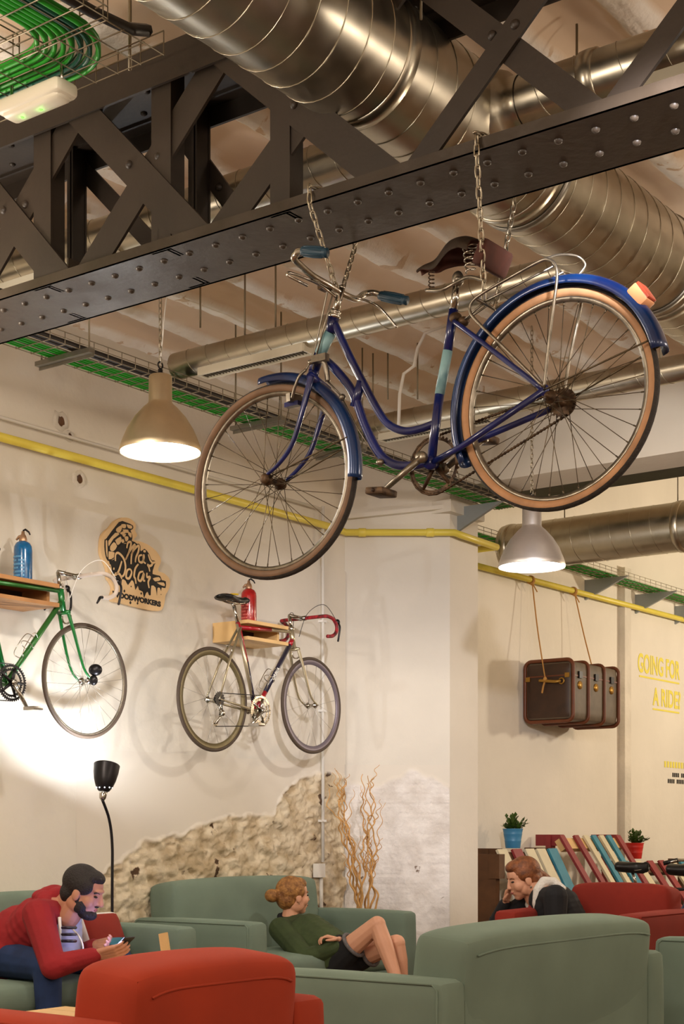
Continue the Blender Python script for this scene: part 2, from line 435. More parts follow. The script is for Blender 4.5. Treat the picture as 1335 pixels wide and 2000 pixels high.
# boundary of the bare patch, traced (px, py) -> (s, z)
edge = [(150, 1760), (215, 1690), (250, 1665), (285, 1640), (330, 1632), (390, 1612), (450, 1592), (535, 1588), (545, 1560), (570, 1530), (600, 1510), (640, 1506), (672, 1512)]
es = [st(PT(px, py, .03)) for px, py in edge]
S0 = es[0][0]; S1 = 9.09
_za, _zb = .25, 1.72
for a_, b_, z0_, z1_ in ((-3, S0, 0, LEDGE), (S0, 9.1, _zb, LEDGE), (S0, 9.1, 0, _za)):
    WL.box(W((a_ + b_) / 2, .0125, (z0_ + z1_) / 2), ((b_ - a_) / 2, .0125, (z1_ - z0_) / 2), (U, N, UP))
struct('wall_left', WL, M['plaster'])
def prof1(x):
    s = S0 + x
    for (a, _, za), (b, _, zb) in zip(es, es[1:]):
        if a <= s <= b: return za + (zb - za) * (s - a) / (b - a)
    return es[-1][2]
stone_patch('wall_left_stonework', W(S0, .0252, 0), U, S1 - S0, .25, 1.72, prof1, N, M['stone'], 1.0)

# pillar: its left face is turned square to the camera, its front face runs with the wall
DPX = 11.32
c0 = Vector((.02, DPX, 0)); c1 = Vector(((878 - CX) / F * DPX, DPX, 0))
c2 = c1 + U * .40; c3 = W(c2.dot(U), -.05, 0); c4 = W(c0.dot(U) - .02, -.05, 0)
c0b = c0 + Vector((-.03, 0.05, 0))
pm = MB(); pm.poly([c0, c1, c2, c3, c4], UP * TOP); struct('wall_pillar', pm, M['plaster'])
pe = [(668, 1528), (700, 1529), (735, 1535), (762, 1524), (790, 1508), (815, 1504), (840, 1512), (865, 1530), (878, 1536)]
pz = [(PD(px, py, DPX).x, PD(px, py, DPX).z) for px, py in pe]
def prof2(x):
    X = c0.x + x
    for (a, za), (b, zb) in zip(pz, pz[1:]):
        if a <= X <= b: return za + (zb - za) * (X - a) / (b - a)
    return pz[-1][1]
stone_patch('wall_pillar_brickwork', c0.copy(), Vector((1, 0, 0)), c1.x - c0.x - .004, .3, 1.72, prof2, Vector((0, -1, 0)), M['brickwhite'], .8, brick=True)
capb = MB(); capb.box(c1 + UP * (CZ + 2.44) + U * .16 - N * .10, (.24, .16, .045), (U, N, UP)); struct('trim_1', capb, M['plaster'])
led = MB(); led.bar(Vector((c0.x, DPX - .03, CZ + 2.36)), Vector((c1.x - .02, DPX - .03, CZ + 2.44)), .03, .06, UP); struct('trim_2', led, M['plaster'])
pil = MB(); pa = st(PT(1207, 1400, .0))[0]; pil.box(W(pa + .07, .035, 1.92), (.07, .035, 1.92), (U, N, UP)); struct('trim_3', pil, M['plaster_rough'])

# ceiling: plastered joists and shallow vaults running along the wall
def ceil_z(t, s):
    P = .42; f = (t / P) % 1
    j = .5 - abs(f - .5)            # 0 at joist, .5 at crown
    if j < .11: base = CEIL
    else: base = CEIL + .085 * math.sin(min(1, (j - .11) / .39) * PI / 2) + .015
    return base + .022 * noise.noise(Vector((t * 3.2, s * 1.7, 0))) + .011 * noise.noise(Vector((t * 11, s * 7, 4))) + .005 * noise.noise(Vector((t * 34, s * 30, 7)))
M['ceil_j'] = stone_mat('pale joists and tan vaults', srgb(226, 202, 174), srgb(248, 242, 232), srgb(238, 226, 210), srgb(212, 186, 156), 5, .34)  # joist strips coloured whiter than the tan vaults between them
cm = MB(); t0_, t1_, s0_, s1_ = -.05, 9.05, 2.2, 9.56; rs_ = .026; nt_ = int((t1_ - t0_) / rs_); ns_ = int((s1_ - s0_) / rs_)
vs = [W(s0_ + (s1_ - s0_) * j / ns_, t0_ + (t1_ - t0_) * i / nt_, ceil_z(t0_ + (t1_ - t0_) * i / nt_, s0_ + (s1_ - s0_) * j / ns_)) for i in range(nt_ + 1) for j in range(ns_ + 1)]
cm.add(vs, [(i * (ns_ + 1) + j, i * (ns_ + 1) + j + 1, (i + 1) * (ns_ + 1) + j + 1, (i + 1) * (ns_ + 1) + j) for i in range(nt_) for j in range(ns_)], True)
co_ = struct('ceiling', cm, M['ceil_j'])
jv = []
for i in range(nt_ + 1):
    t = t0_ + (t1_ - t0_) * i / nt_
    for j in range(ns_ + 1):
        s = s0_ + (s1_ - s0_) * j / ns_; f_ = (t / .42) % 1; q_ = abs(f_ - .0) if f_ < .5 else 1 - f_
        w_ = .17 + .07 * noise.noise(Vector((t * 2, s * 2.3, 3))) + .03 * noise.noise(Vector((t * 9, s * 8, 6)))
        jv.append(max(0, min(1, (w_ - q_) / .03)))
at_ = co_.data.attributes.new('bare', 'FLOAT', 'POINT'); at_.data.foreach_set('value', jv)
cm = MB(); cm.box(W(4, 5.2, 4.5), (7, 5.9, .03), (U, N, UP)); struct('ceiling_slab', cm, M['ceil'])
cm = MB(); cm.box(W(15, 4, TOP + .05), (5.2, 8, .05), (U, N, UP)); struct('ceiling_high', cm, M['plaster'])
# concrete beam that ends the low ceiling and the steel behind it
bm = MB(); zb = CZ + 2.57; bm.box(W(9.53 + .2, 5.4, (zb + TOP) / 2), (.2, 5.45, (TOP - zb) / 2), (U, N, UP)); struct('ceiling_beam', bm, M['plaster'])
bm = MB(); bm.box(W(10.12, 5.9, CZ + 2.8), (.08, 5.0, .2), (U, N, UP)); bm.box(W(10.24, 5.9, CZ + 2.62), (.12, 5.0, .012), (U, N, UP))
struct('ceiling_steel_lintel', bm, [M['dgreen_beam']])

for px, py, r_ in ((118, 823, .05), (154, 936, .045), (135, 852, .03)):
    p = PT(px, py, .0 if py < 900 else .0); mb = MB(); n_ = 14
    rim_ = [(r_ * (1 + .35 * noise.noise(Vector((k * .9, px, 1)))), k) for k in range(n_)]
    vs = [p + N * .004] + [p + (U * math.cos(2 * PI * k / n_) + UP * math.sin(2 * PI * k / n_)) * q * .6 + N * .004 for q, k in rim_] + [p + (U * math.cos(2 * PI * k / n_) + UP * math.sin(2 * PI * k / n_)) * q * .8 + N * .02 for q, k in rim_] + [p + (U * math.cos(2 * PI * k / n_) + UP * math.sin(2 * PI * k / n_)) * q * 1.25 + N * .0005 for q, k in rim_]
    fs = [(0, 1 + k, 1 + (k + 1) % n_) for k in range(n_)] + [(1 + k + o_, 1 + k + o_ + n_, 1 + (k + 1) % n_ + o_ + n_, 1 + (k + 1) % n_ + o_) for o_ in (0, n_) for k in range(n_)]
    mb.cur = 0; mb.add(vs, fs, True); mb.mi = [1] * n_ + [0] * (len(mb.f) - n_)
    struct('wall_left_plaster_knock', mb, [M['plaster_rough'], M['darkwood']])
# ---------------------------------------------------------------- riveted lattice truss
SN, SF = 4.0, 4.37                         # near and far edge of the chords
ZB = CZ + 2.105; ZT = CZ + 2.77
truss = thing('steel_truss', 'dark riveted lattice steel truss crossing the room below the ceiling', 'truss', W(4.18, 4, ZB))
def rivet(mb, p, r, nrm): mb.lathe([(r, 0), (r * .92, r * .35), (r * .6, r * .65), (.001, r * .78)], p, nrm, 10)
ch = MB(); TA, TB = 0.02, 9.9; mid = (TA + TB) / 2; hl = (TB - TA) / 2
ch.box(W((SN + SF) / 2, mid, ZB + .006), ((SF - SN) / 2, hl, .006), (U, N, UP))
for s, sg in ((SN, 1), (SF, -1)):
    ch.box(W(s + sg * .006, mid, ZB + .018), (.006, hl, .018), (U, N, UP))
    ch.box(W(s + sg * .04, mid, ZB + .019), (.035, hl, .006), (U, N, UP))
riv = [(123, 590), (73, 619)]
for k in range(-14, 28):
    tt = 3.0 + k * .125
    rivet(ch, W(SN + .09, tt, ZB - .0), .014, -UP)
    rivet(ch, W(SF - .13, tt + .062, ZB - .0), .014, -UP)
    if k > 14: rivet(ch, W((SN + SF) / 2 + (.05 if k % 2 else -.02), tt + .03, ZB), .014, -UP)
obj('bottom_chord', ch, M['steel'], truss)
ch = MB(); ch.box(W((SN + SF) / 2, mid, ZT + .016), ((SF - SN) / 2, hl, .006), (U, N, UP))
for s, sg in ((SN, 1), (SF, -1)):
    ch.box(W(s + sg * .006, mid, ZT + .0), (.006, hl, .07), (U, N, UP))
    ch.box(W(s + sg * .04, mid, ZT + .006), (.035, hl, .006), (U, N, UP))
for k in range(-14, 10): rivet(ch, W(SN + .13, 3 + k * .25, ZT + .01), .014, -UP); rivet(ch, W(SF - .12, 3.12 + k * .25, ZT + .01), .014, -UP)
obj('top_chord', ch, M['steel_dark'], truss)
def tx(px, py, s): return PS(px, py, s)
# posts: paired angle irons (px of the foot)
def post(px, s, wide, side):
    p = PS(px, 500, s); t = st(p)[1]; mb = MB()
    mb.box(W(s, t, (ZB + ZT) / 2 + .02), (.005, wide / 2, (ZT - ZB) / 2 + .02), (U, N, UP))
    mb.box(W(s + side * .035, t + wide * .28, (ZB + ZT) / 2 + .02), (.035, .005, (ZT - ZB) / 2 + .02), (U, N, UP))
    mb.box(W(s + side * .035, t + wide * .44, (ZB + ZT) / 2 + .02), (.035, .004, (ZT - ZB) / 2 + .02), (U, N, UP))
    obj('post', mb, M['steel_dark'], truss)
for px in (84, 316): post(px, SN + .02, .095, 1)
post(548, SN + .02, .085, 1)
for px in (150, 389): post(px, SF - .02, .105, -1)
for px in (-90,): post(px, SF - .02, .105, -1)
def strap(a, b, s, w=.115, th=.012, riv=True):
    p = PS(a[0], a[1], s); q = PS(b[0], b[1], s); mb = MB()
    d = (q - p).normalized()
    if abs(d.z) < .05: return
    hw = w / 2 / abs(d.z)                       # half width measured level, so both ends are cut flush with the chords
    lo, hi = ZB + .013, ZT + .02
    at = lambda z: p + d * ((z - p.z) / d.z)
    mb.poly([at(lo) - N * hw, at(lo) + N * hw, at(hi) + N * hw, at(hi) - N * hw], U * th)
    if riv: rivet(mb, at((lo + hi) / 2), .016, -U)
    obj('lattice_bar', mb, M['steel_dark'], truss)
sn = SN + .008; sf = SF - .02
strap((165, 228), (395, 475), sn, .12); strap((428, 110), (178, 520), sn + .014, .12)
strap((435, 95), (790, 375), sn, .12); strap((700, 75), (408, 482), sn + .014, .115)
strap((790, -60), (1172, 230), sn + .014, .085); strap((1088, -70), (792, 352), sn, .078)
strap((1420, -100), (1180, 228), sn, .072)
strap((-130, 240), (110, 540), sn, .12); strap((150, 220), (-40, 560), sn + .014, .12)
# far plane
strap((300, 190), (452, 400), sf, .07); strap((95, 260), (262, 440), sf, .07)
for px in (95, 250, 425): 
    mb = MB(); p = PS(px, 400, SF - .03); t = st(p)[1]; mb.box(W((SN + SF) / 2, t, ZB + .05), (.17, .004, .035), (U, N, UP)); obj('gusset_plate', mb, M['steel'], truss)

# ---------------------------------------------------------------- round ducts
def spiral(mb, a, b, R, pitch, r=.004, seg=36):
    a = Vector(a); b = Vector(b); L = (b - a).length; ax = (b - a).normalized()
    x = ax.cross(UP).normalized(); y = ax.cross(x); n = int(L / pitch * seg)
    mb.tube([a + ax * (L * i / n) + (x * math.cos(2 * PI * i / seg) + y * math.sin(2 * PI * i / seg)) * (R + .001) for i in range(n + 1)], r, 4, cap=True)
def duct_body(a, b, R, pitch, joints=(), seg=48):
    a = Vector(a); b = Vector(b); L = (b - a).length; ax = (b - a).normalized(); mb = MB()
    n = max(2, int(L / .25)); mb.lathe([(R, L * i / n) for i in range(n + 1)], a, ax, seg)
    mb.lathe([(R - .012, L), (R - .012, 0)], a, ax, seg)
    mb.lathe([(R - .012, 0), (R, 0)], a, ax, seg); mb.lathe([(R, L), (R - .012, L)], a, ax, seg)
    spiral(mb, a, b, R, pitch, .0022 if R > .12 else .0018)
    for d in joints: mb.lathe([(R, d - .03), (R + .007, d - .027), (R + .009, d), (R + .007, d + .027), (R, d + .03)], a, ax, seg)
    return mb
def rods(parent, pts, r=.005):
    for p, z1 in pts:
        mb = MB(); mb.tube([p, Vector((p.x, p.y, z1))], r, 6); obj('hanger_rod', mb, M['wire'], parent)
AT = 3.74; HB = CZ + 2.6; RB = .222
a = W(-1.5, AT, HB); b = W(9.4, AT, HB)
big = thing('large_spiral_duct', 'large galvanised spiral duct passing diagonally through the truss', 'duct', a)
obj('duct_tube', duct_body(a, b, RB, .125, (5.62 - .0, 6.62, 8.0)), M['galv'], big)
for s in (4.12, 5.2, 6.4):
    mb = MB(); p = W(s, AT, HB)
    mb.lathe([(RB + .002, -.016), (RB + .008, -.014), (RB + .008, .014), (RB + .002, .016)], p, U, 48)
    mb.box(p - N * (RB + .012) + UP * .05, (.02, .008, .02), (U, N, UP)); obj('clamp_band', mb, M['galv_matte'], big)
    rods(big, [(p - N * (RB + .02) + UP * .05, 4.3), (p + N * (RB + .02) + UP * .05, 4.3)])
def vent(parent, a, b, R, down, width, slot=.016):
    """linear grille box under a round duct, from a to b (axis points)"""
    a = Vector(a); b = Vector(b); ax = (b - a).normalized(); L = (b - a).length; side = ax.cross(UP).normalized()
    c = (a + b) / 2; z = -(R + .004)
    fr = MB(); h = width / 2
    for sg in (-1, 1): fr.box(c + UP * z + side * sg * h, (L / 2, .006, .022), (ax, side, UP))
    for sg in (-1, 1): fr.box(c + UP * z + ax * sg * L / 2, (.006, h, .022), (ax, side, UP))
    fr.box(c + UP * (z + .03), (L / 2, h, .012), (ax, side, UP))
    g = obj('grille_box', fr, M['emer'], parent)
    mb = MB(); n = int(L / .022)
    for i in range(n): mb.box(c + UP * (z - .004) + ax * (-L / 2 + (i + .5) * L / n), (.002, h - .008, .012), (ax, side, UP))
    obj('grille_fin', mb, M['galv_matte'], g)
    mb = MB(); mb.box(c + UP * (z + .012), (L / 2 - .008, h - .008, .003), (ax, side, UP)); obj('grille_back', mb, M['black'], g)
# branch that crosses the big duct beyond the truss
s1 = 4.72; R1 = .092
ba = W(s1, 1.08, HB); bb = W(s1, AT - RB + .01, HB)
d = thing('branch_duct', 'galvanised branch duct behind the left truss panels', 'duct', ba, 'round branch ducts')
obj('duct_tube', duct_body(ba, bb, R1, .12, (1.3,)), M['galv'], d); vent(d, W(s1, 1.14, HB), W(s1, 2.05, HB), R1, 1, .10)
rods(d, [(W(s1, 1.6, HB + R1), 4.3)])
ba = W(s1, AT + RB - .01, HB); bb = W(s1, 7.6, HB)
d = thing('branch_duct', 'galvanised branch duct with a grille at upper right, joining the large duct', 'duct', ba, 'round branch ducts')
obj('duct_tube', duct_body(ba, bb, R1, .16, (.35,)), M['galv'], d)
mb = MB(); mb.lathe([(R1 + .05, -.02), (R1 + .03, .02), (R1 + .004, .03), (R1 + .004, .08)], ba, N, 40); obj('collar', mb, M['galv'], d)
vent(d, W(s1, 4.5, HB - .0), W(s1, 6.6, HB), R1, 1, .12)
# duct 1 behind the blue bicycle
s2 = 6.28; H2 = CZ + 2.62; R2 = .072
ba = W(s2, .92, H2); bb = W(s2, AT - RB + .02, H2)
d = thing('branch_duct', 'long slim galvanised duct behind the handlebar of the blue bicycle', 'duct', ba, 'round branch ducts')
obj('duct_tube', duct_body(ba, bb, R2, .14), M['galv'], d); vent(d, W(s2, 1.12, H2), W(s2, 1.85, H2), R2, 1, .08)
rods(d, [(PS(391, 640, s2) * 1, 4.3), (PS(478, 660, s2) * 1, 4.3), (PS(538, 640, s2) * 1, 4.3)])
# duct 2, further back
s3 = 7.98; H3 = CZ + 2.62; R3 = .075
ba = W(s3, .98, H3); bb = W(s3, 6.5, H3)
d = thing('branch_duct', 'slim galvanised duct seen through the frame and rear wheel of the blue bicycle', 'duct', ba, 'round branch ducts')
obj('duct_tube', duct_body(ba, bb, R3, .15), M['galv'], d); vent(d, W(s3, 1.14, H3), W(s3, 1.95, H3), R3, 1, .08)
rods(d, [(PS(728, 780, s3), 4.3), (PS(757, 780, s3), 4.3), (PS(815, 780, s3), 4.3), (PS(1290, 740, s3), 4.3)])
# wide duct at right, far
s4 = 10.9; H4 = CZ + 2.36; R4 = .19
ba = W(s4, .36, H4); bb = W(s4, 7, H4)
d = thing('round_duct', 'wide galvanised duct at right behind the small pendant lamp', 'duct', ba)
obj('duct_tube', duct_body(ba, bb, R4, .17, (.06, 1.55)), M['galv'], d)
mb = MB(); mb.lathe([(.001, .015), (R4 - .03, .015), (R4 - .014, .0)], ba, N, 40); obj('end_cap', mb, M['galv'], d)
for px in (1102, 1323): p = PS(px, 1080, s4); t = st(p)[1]; rods(d, [(W(s4, t, H4 + R4), TOP)])

# ---------------------------------------------------------------- wire cable trays
def tray(parent, a, b, width, h, side, step=.1):
    """basket tray from a to b; side = unit vector across; open top, wire mesh"""
    a = Vector(a); b = Vector(b); ax = (b - a).normalized(); L = (b - a).length; mb = MB(); r = .0028
    for k in range(4):
        o = side * (width * (k / 3)); mb.tube([a + o, b + o], r, 4)
    for z in (h / 2, h):
        for o in (0, width): mb.tube([a + side * o + UP * z, b + side * o + UP * z], r, 4)
    n = int(L / step)
    for i in range(n + 1):
        p = a + ax * (L * i / n) - UP * .003
        mb.tube([p + UP * h, p, p + side * width, p + side * width + UP * h], r, 4)
    return obj('wire_basket', mb, M['wire'], parent)
def cables(parent, paths, r, mt, name='cable_bundle'):
    mb = MB()
    for p in paths: mb.tube(p, r, 6)
    o = obj(name, mb, mt, parent); return o
HT = CZ + 2.47
tr = thing('cable_tray', 'wire mesh cable tray with green cables running along the left wall', 'cable tray', W(3, .9, HT), 'wire mesh cable trays')
tray(tr, W(2.9, .8, HT), W(9.95, .8, HT), .25, .06, N)
cb = []
for k in range(11):
    z = HT + .008 + (k % 2) * .008; t = .815 + .0125 * k
    cb.append([W(2.9 + 7.1 * i / 24, t + .006 * noise.noise(Vector((i * .7, k * 3.1, 0))), z + .004 * noise.noise(Vector((i * .9, k, 5)))) for i in range(25)])
cables(tr, cb, .0065, M['green_cable'], 'green_cables')
cables(tr, [[W(2.9, 1.02, HT + .02), W(9.9, 1.02, HT + .02)], [W(2.9, .985, HT + .02), W(9.9, .985, HT + .02)]], .017, M['black_cable'], 'dark_conduit')
for px, py in ((123, 700), (500, 832), (660, 890)):
    s_, t_, z_ = st(PT(px, py, .92)); mb = MB()
    mb.box(W(s_, .93, HT - .02), (.02, .2, .012), (U, N, UP)); mb.box(W(s_ + .012, .93, HT - .034), (.003, .2, .014), (U, N, UP)); obj('support_channel', mb, M['galv_matte'], tr)
    rods(tr, [(W(s_, .76, HT - .03), CEIL + .03), (W(s_, 1.11, HT - .03), CEIL + .03)])
tr = thing('cable_tray', 'wire mesh cable tray on grey brackets along the right wall', 'cable tray', W(10.6, .1, CZ + 2.42), 'wire mesh cable trays')
H5 = CZ + 2.43
tray(tr, W(10.2, .1, H5), W(19.5, .1, H5), .24, .06, N, .12)
cables(tr, [[W(10.2, .12 + .018 * k, H5 + .01 + (k % 2) * .01), W(19.5, .13 + .018 * k, H5 + .01)] for k in range(10)], .008, M['green_cable'], 'green_cables')
for px in (1150, 1248, 1325):
    s_ = st(PT(px, 1130, .05))[0]; mb = MB()
    mb.poly([W(s_, .0, H5 - .01), W(s_, .45, H5 - .01), W(s_, .0, H5 - .2)], U * .03); obj('wall_bracket', mb, M['galv_brk'], tr)
mb = MB(); pb = st(PT(893, 1000, .635)); mb.poly([W(pb[0], .63, HT - .01), W(pb[0], 1.02, HT - .01), W(pb[0], .63, HT - .19)], U * .03)
single('wall_bracket', mb, M['galv_brk'], 'grey triangular bracket on the pillar under the cable tray', 'bracket', W(pb[0], .63, HT - .1))
# overhead tray, upper left corner
tr = thing('cable_tray', 'wire mesh cable tray full of green cables at the upper left corner', 'cable tray', W(3.4, 3, CZ + 2.5), 'wire mesh cable trays')
H6 = CZ + 2.5
tray(tr, W(3.3, -.0, H6), W(3.3, 3.36, H6), .27, .075, U, .1)
tray(tr, W(2.0, 2.96, H6 + .004), W(3.32, 2.96, H6 + .004), .40, .075, N, .1)
g = []; g2 = []
for k in range(16):
    rr = .03 + .0155 * (k % 8); zz = H6 + .012 + .014 * (k // 8); tt = 3.20 - .0
    t_k = 3.12 + .02 * (k % 8); s_k = 3.34 + .026 * (k % 8); rr = .16 + .012 * (k % 8)
    path = [W(1.8, t_k, zz), W(2.6, t_k + .004, zz), W(s_k - rr, t_k, zz)]
    for i in range(1, 10):
        a_ = PI / 2 * i / 9; path.append(W(s_k - rr + rr * math.sin(a_), t_k - rr + rr * math.cos(a_), zz))
    path += [W(s_k, 2.4, zz), W(s_k, 1.4, zz), W(s_k, .2, zz)]
    (g2 if k in (5, 6, 13) else g).append(path)
cables(tr, g, .009, M['green_cable'], 'green_cables'); cables(tr, g2, .009, M['teal_cable'], 'teal_cables')
cables(tr, [[W(2.0, 3.31, H6 + .03), W(3.0, 3.31, H6 + .03), W(3.3, 3.31, H6 + .035), W(3.46, 3.31, H6 + .05), W(3.56, 3.3, H6 + .09)]], .02, M['black_cable'], 'dark_conduit')
rods(tr, [(W(3.42, 2.62, H6), CEIL), (W(3.58, 3.2, H6), CEIL), (W(2.6, 3.38, H6), CEIL)], .006)
mb = MB(); mb.box(W(3.5, 2.2, H6 - .02), (.25, .02, .012), (U, N, UP)); p = W(3.5, 2.2, H6 - .02)
obj('support_channel', mb, M['galv_matte'], tr)

# emergency light under it
el = thing('emergency_light', 'cream emergency light with two green leds under the upper left cable tray', 'light', W(3.43, 2.9, H6 - .04))
mb = MB(); ec = W(3.43, 2.92, H6 - .075)
tilt = (U * math.cos(.35) + UP * math.sin(.35)).normalized(); nn = N.cross(tilt)
mb.rbox(ec, (.05, .152, .026), .02, (U, N, UP), 6); mb.rbox(ec - UP * .012, (.038, .138, .026), .022, (U, N, UP), 6); obj('housing', mb, M['emer'], el)
for dt in (-.07, .02): mb = MB(); mb.ell(ec + N * dt - UP * .036, (.008, .008, .005)); obj('led', mb, M['led'], el)
mb = MB(); mb.tube([ec + N * .12 + UP * .02, ec + N * .12 + UP * .08], .006, 6); mb.tube([ec - N * .12 + UP * .02, ec - N * .12 + UP * .08], .006, 6); obj('mounting_bolt', mb, M['chrome'], el)
# green sheen of its leds is real light
for dt in (-.07, .02):
    L = bpy.data.lights.new('led light', 'POINT'); L.energy = .012; L.color = (.3, 1, .2); L.shadow_soft_size = .004
    o = bpy.data.objects.new('led light', L); COL.objects.link(o); o.location = ec + N * dt - UP * .052

# ---------------------------------------------------------------- pipes on the walls
yp = thing('gas_pipe', 'yellow gas pipe running along the walls and round the pillar', 'pipe', W(4, .07, CZ + 2.24))
r = .026; zp = CZ + 2.245; mb = MB()
P = [W(1.5, .07, zp), W(st(Vector((-.05, 11.2, 0)))[0] - .12, .07, zp), Vector((.03, DPX - .055, zp + .0)), Vector((c1.x - .03, DPX - .055, zp))]
q = c1 + N * .06; P += [Vector((c1.x + .03, DPX - .05, zp)), W(c1.dot(U) + .06, .7, zp - .01), W(c2.dot(U) + .17, .7, zp - .02)]
mb.tube(P, r, 14); obj('pipe_run', mb, M['yellow_pipe'], yp)
mb = MB(); e = P[-1]; mb.tube([e - U * .01, W(e.dot(U), .08, zp - .02)], r, 14); mb.tube([W(e.dot(U) - .12, .08, zp - .0), W(19.5, .08, zp + .06)], r, 14); obj('pipe_run', mb, M['yellow_pipe'], yp)
for p in (P[3] - Vector((.12, 0, 0)), P[2] + Vector((.12, 0, 0))): mb = MB(); mb.lathe([(r, -.03), (r + .006, -.025), (r + .006, .025), (r, .03)], p, Vector((1, 0, 0)), 16); obj('pipe_joint', mb, M['yellow_pipe'], yp)
cp = thing('conduit', 'thin white conduit along the left wall above the yellow pipe', 'conduit', W(4, .03, CZ + 2.38))
zc = CZ + 2.365; sv = st(PT(628, 1200, .04))[0]
mb = MB(); mb.tube([W(1.5, .045, zc), W(sv, .045, zc)], .011, 8); obj('pipe_run', mb, M['white_pipe'], cp)
vp = thing('conduit', 'white vertical conduit with a junction box in the corner beside the pillar', 'conduit', W(sv, .05, 1))
mb = MB(); mb.tube([W(sv, .05, zc + .02), W(sv, .05, 1.0)], .0125, 8); obj('pipe_run', mb, M['white_pipe'], vp)
mb = MB(); pj = st(PT(622, 1700, .05)); mb.box(W(pj[0], .055, pj[2]), (.04, .025, .05), (U, N, UP)); obj('junction_box', mb, M['white'], vp)
mb = MB(); mb.tube([W(sv - .02, .05, pj[2]), W(sv - .02, .05, .0)], .014, 8); obj('pipe_run', mb, M['white_pipe'], vp)
for z in (CZ + 1.55, CZ + .9, CZ + .1): mb = MB(); mb.box(W(sv, .045, z), (.022, .022, .008), (U, N, UP)); obj('pipe_clip', mb, M['white'], vp)
# grey conduit looping on the ceiling
mb = MB(); pts = [PS(858, 640, 7.3), PS(822, 650, 7.3), PS(810, 690, 7.35), PS(790, 720, 7.4), PS(780, 800, 7.5)]
cc = [W(7.2, 3.0, 4.1), W(7.2, 2.75, 4.12), W(7.25, 2.62, 4.05), W(7.3, 2.5, 3.95), W(7.32, 2.48, 3.7), W(7.35, 2.1, 3.62)]
mb.tube([PS(870, 636, 7.1), PS(830, 650, 7.1), PS(815, 680, 7.1), PS(808, 715, 7.1), PS(788, 730, 7.1), PS(780, 770, 7.1), PS(778, 830, 7.1)], .009, 8)
single('conduit', mb, M['white_pipe'], 'pale curved conduit hanging from the ceiling behind the bicycle frame', 'conduit', PS(790, 730, 7.1))

# ---------------------------------------------------------------- pendant lamps
def links(path, pitch=.026, r=.0024, w=.008, alt0=0):
    mb = MB(); pts = [Vector(p) for p in path]; tot = sum((b - a).length for a, b in zip(pts, pts[1:])); n = max(2, int(tot / pitch))
    def at(d):
        for a, b in zip(pts, pts[1:]):
            l = (b - a).length
            if d <= l: return a.lerp(b, d / l), (b - a).normalized()
            d -= l
        return pts[-1], (pts[-1] - pts[-2]).normalized()
    for i in range(n):
        c, t = at(tot * (i + .5) / n); ref = N if abs(t.dot(N)) < .8 else U
        x = (ref - t * ref.dot(t)).normalized(); y = t.cross(x)
        if (i + alt0) % 2: x, y = y, x
        hl_ = pitch * .5 + r * 1.6; ring = []
        for k in range(12):
            a = 2 * PI * k / 12; ring.append(c + x * (w * math.cos(a)) + t * ((hl_ - w) * (1 if math.sin(a) > 0 else -1) * (abs(math.sin(a)) > .01) + w * math.sin(a)))
        mb.tube(ring, r, 5, closed=True, up=y)
    return mb
def pendant(px, py, D, R, label, zc, sh='shade'):
    rim = PD(px, py, D); t = thing('pendant_lamp', label, 'lamp', rim, 'aluminium pendant lamps')
    H = R * 1.9; o = rim
    prof = [(R, 0), (R * 1.012, .006), (R * .985, .03), (R * .93, H * .16), (R * .82, H * .3), (R * .64, H * .45), (R * .42, H * .58), (R * .31, H * .63), (R * .29, H * .66), (R * .285, H * .98), (R * .25, H), (.001, H)]
    mb = MB(); mb.lathe(prof, o, UP, 48); obj('lamp_shade', mb, M[sh], t)
    mb = MB(); mb.lathe([(R * .985, .003), (R * .9, H * .16), (R * .78, H * .3), (R * .4, H * .56), (.001, H * .6)], o, UP, 48); obj('reflector', mb, M['white'], t)
    mb = MB(); mb.ell(o + UP * (H * .26), (R * .42, R * .42, R * .28)); obj('bulb', mb, M['glow'], t)
    mb = MB(); mb.tube([o + UP * H, o + UP * (H + .03)], .012, 8); mb.torus(o + UP * (H + .05), N, .016, .004, 16, 6); obj('hanging_hook', mb, M['blackmetal'], t)
    top = Vector((o.x, o.y, zc)); obj('chain', links([o + UP * (H + .06), top]), M['chain'], t)
    L = bpy.data.lights.new('pendant light', 'POINT'); L.energy = 34; L.color = (1, .93, .84); L.shadow_soft_size = .03
    lo = bpy.data.objects.new('pendant light', L); COL.objects.link(lo); lo.location = o + UP * (H * .16 - .3 * R * .6)
    return t, o, H
t, o, H = pendant(313, 884, 7.4, .198, 'brass tinted pendant lamp hanging above the left wall, nearer one', CEIL)
mb = MB(); q = o + UP * (H + .05); mb.tube([q, q + UP * .25 + Vector((.02, 0, 0)), q + UP * .5 + Vector((.05, 0, 0)), q + UP * .56 + Vector((.12, 0, 0)), q + UP * .65 + Vector((.15, 0, 0)), q + UP * .85 + Vector((.13, 0, 0))], .0035, 6); obj('cord', mb, M['white_pipe'], t)
pendant(1038, 1108, 9.1, .2, 'pale aluminium pendant lamp hanging in front of the wide duct at right', CEIL, 'shade_pale')
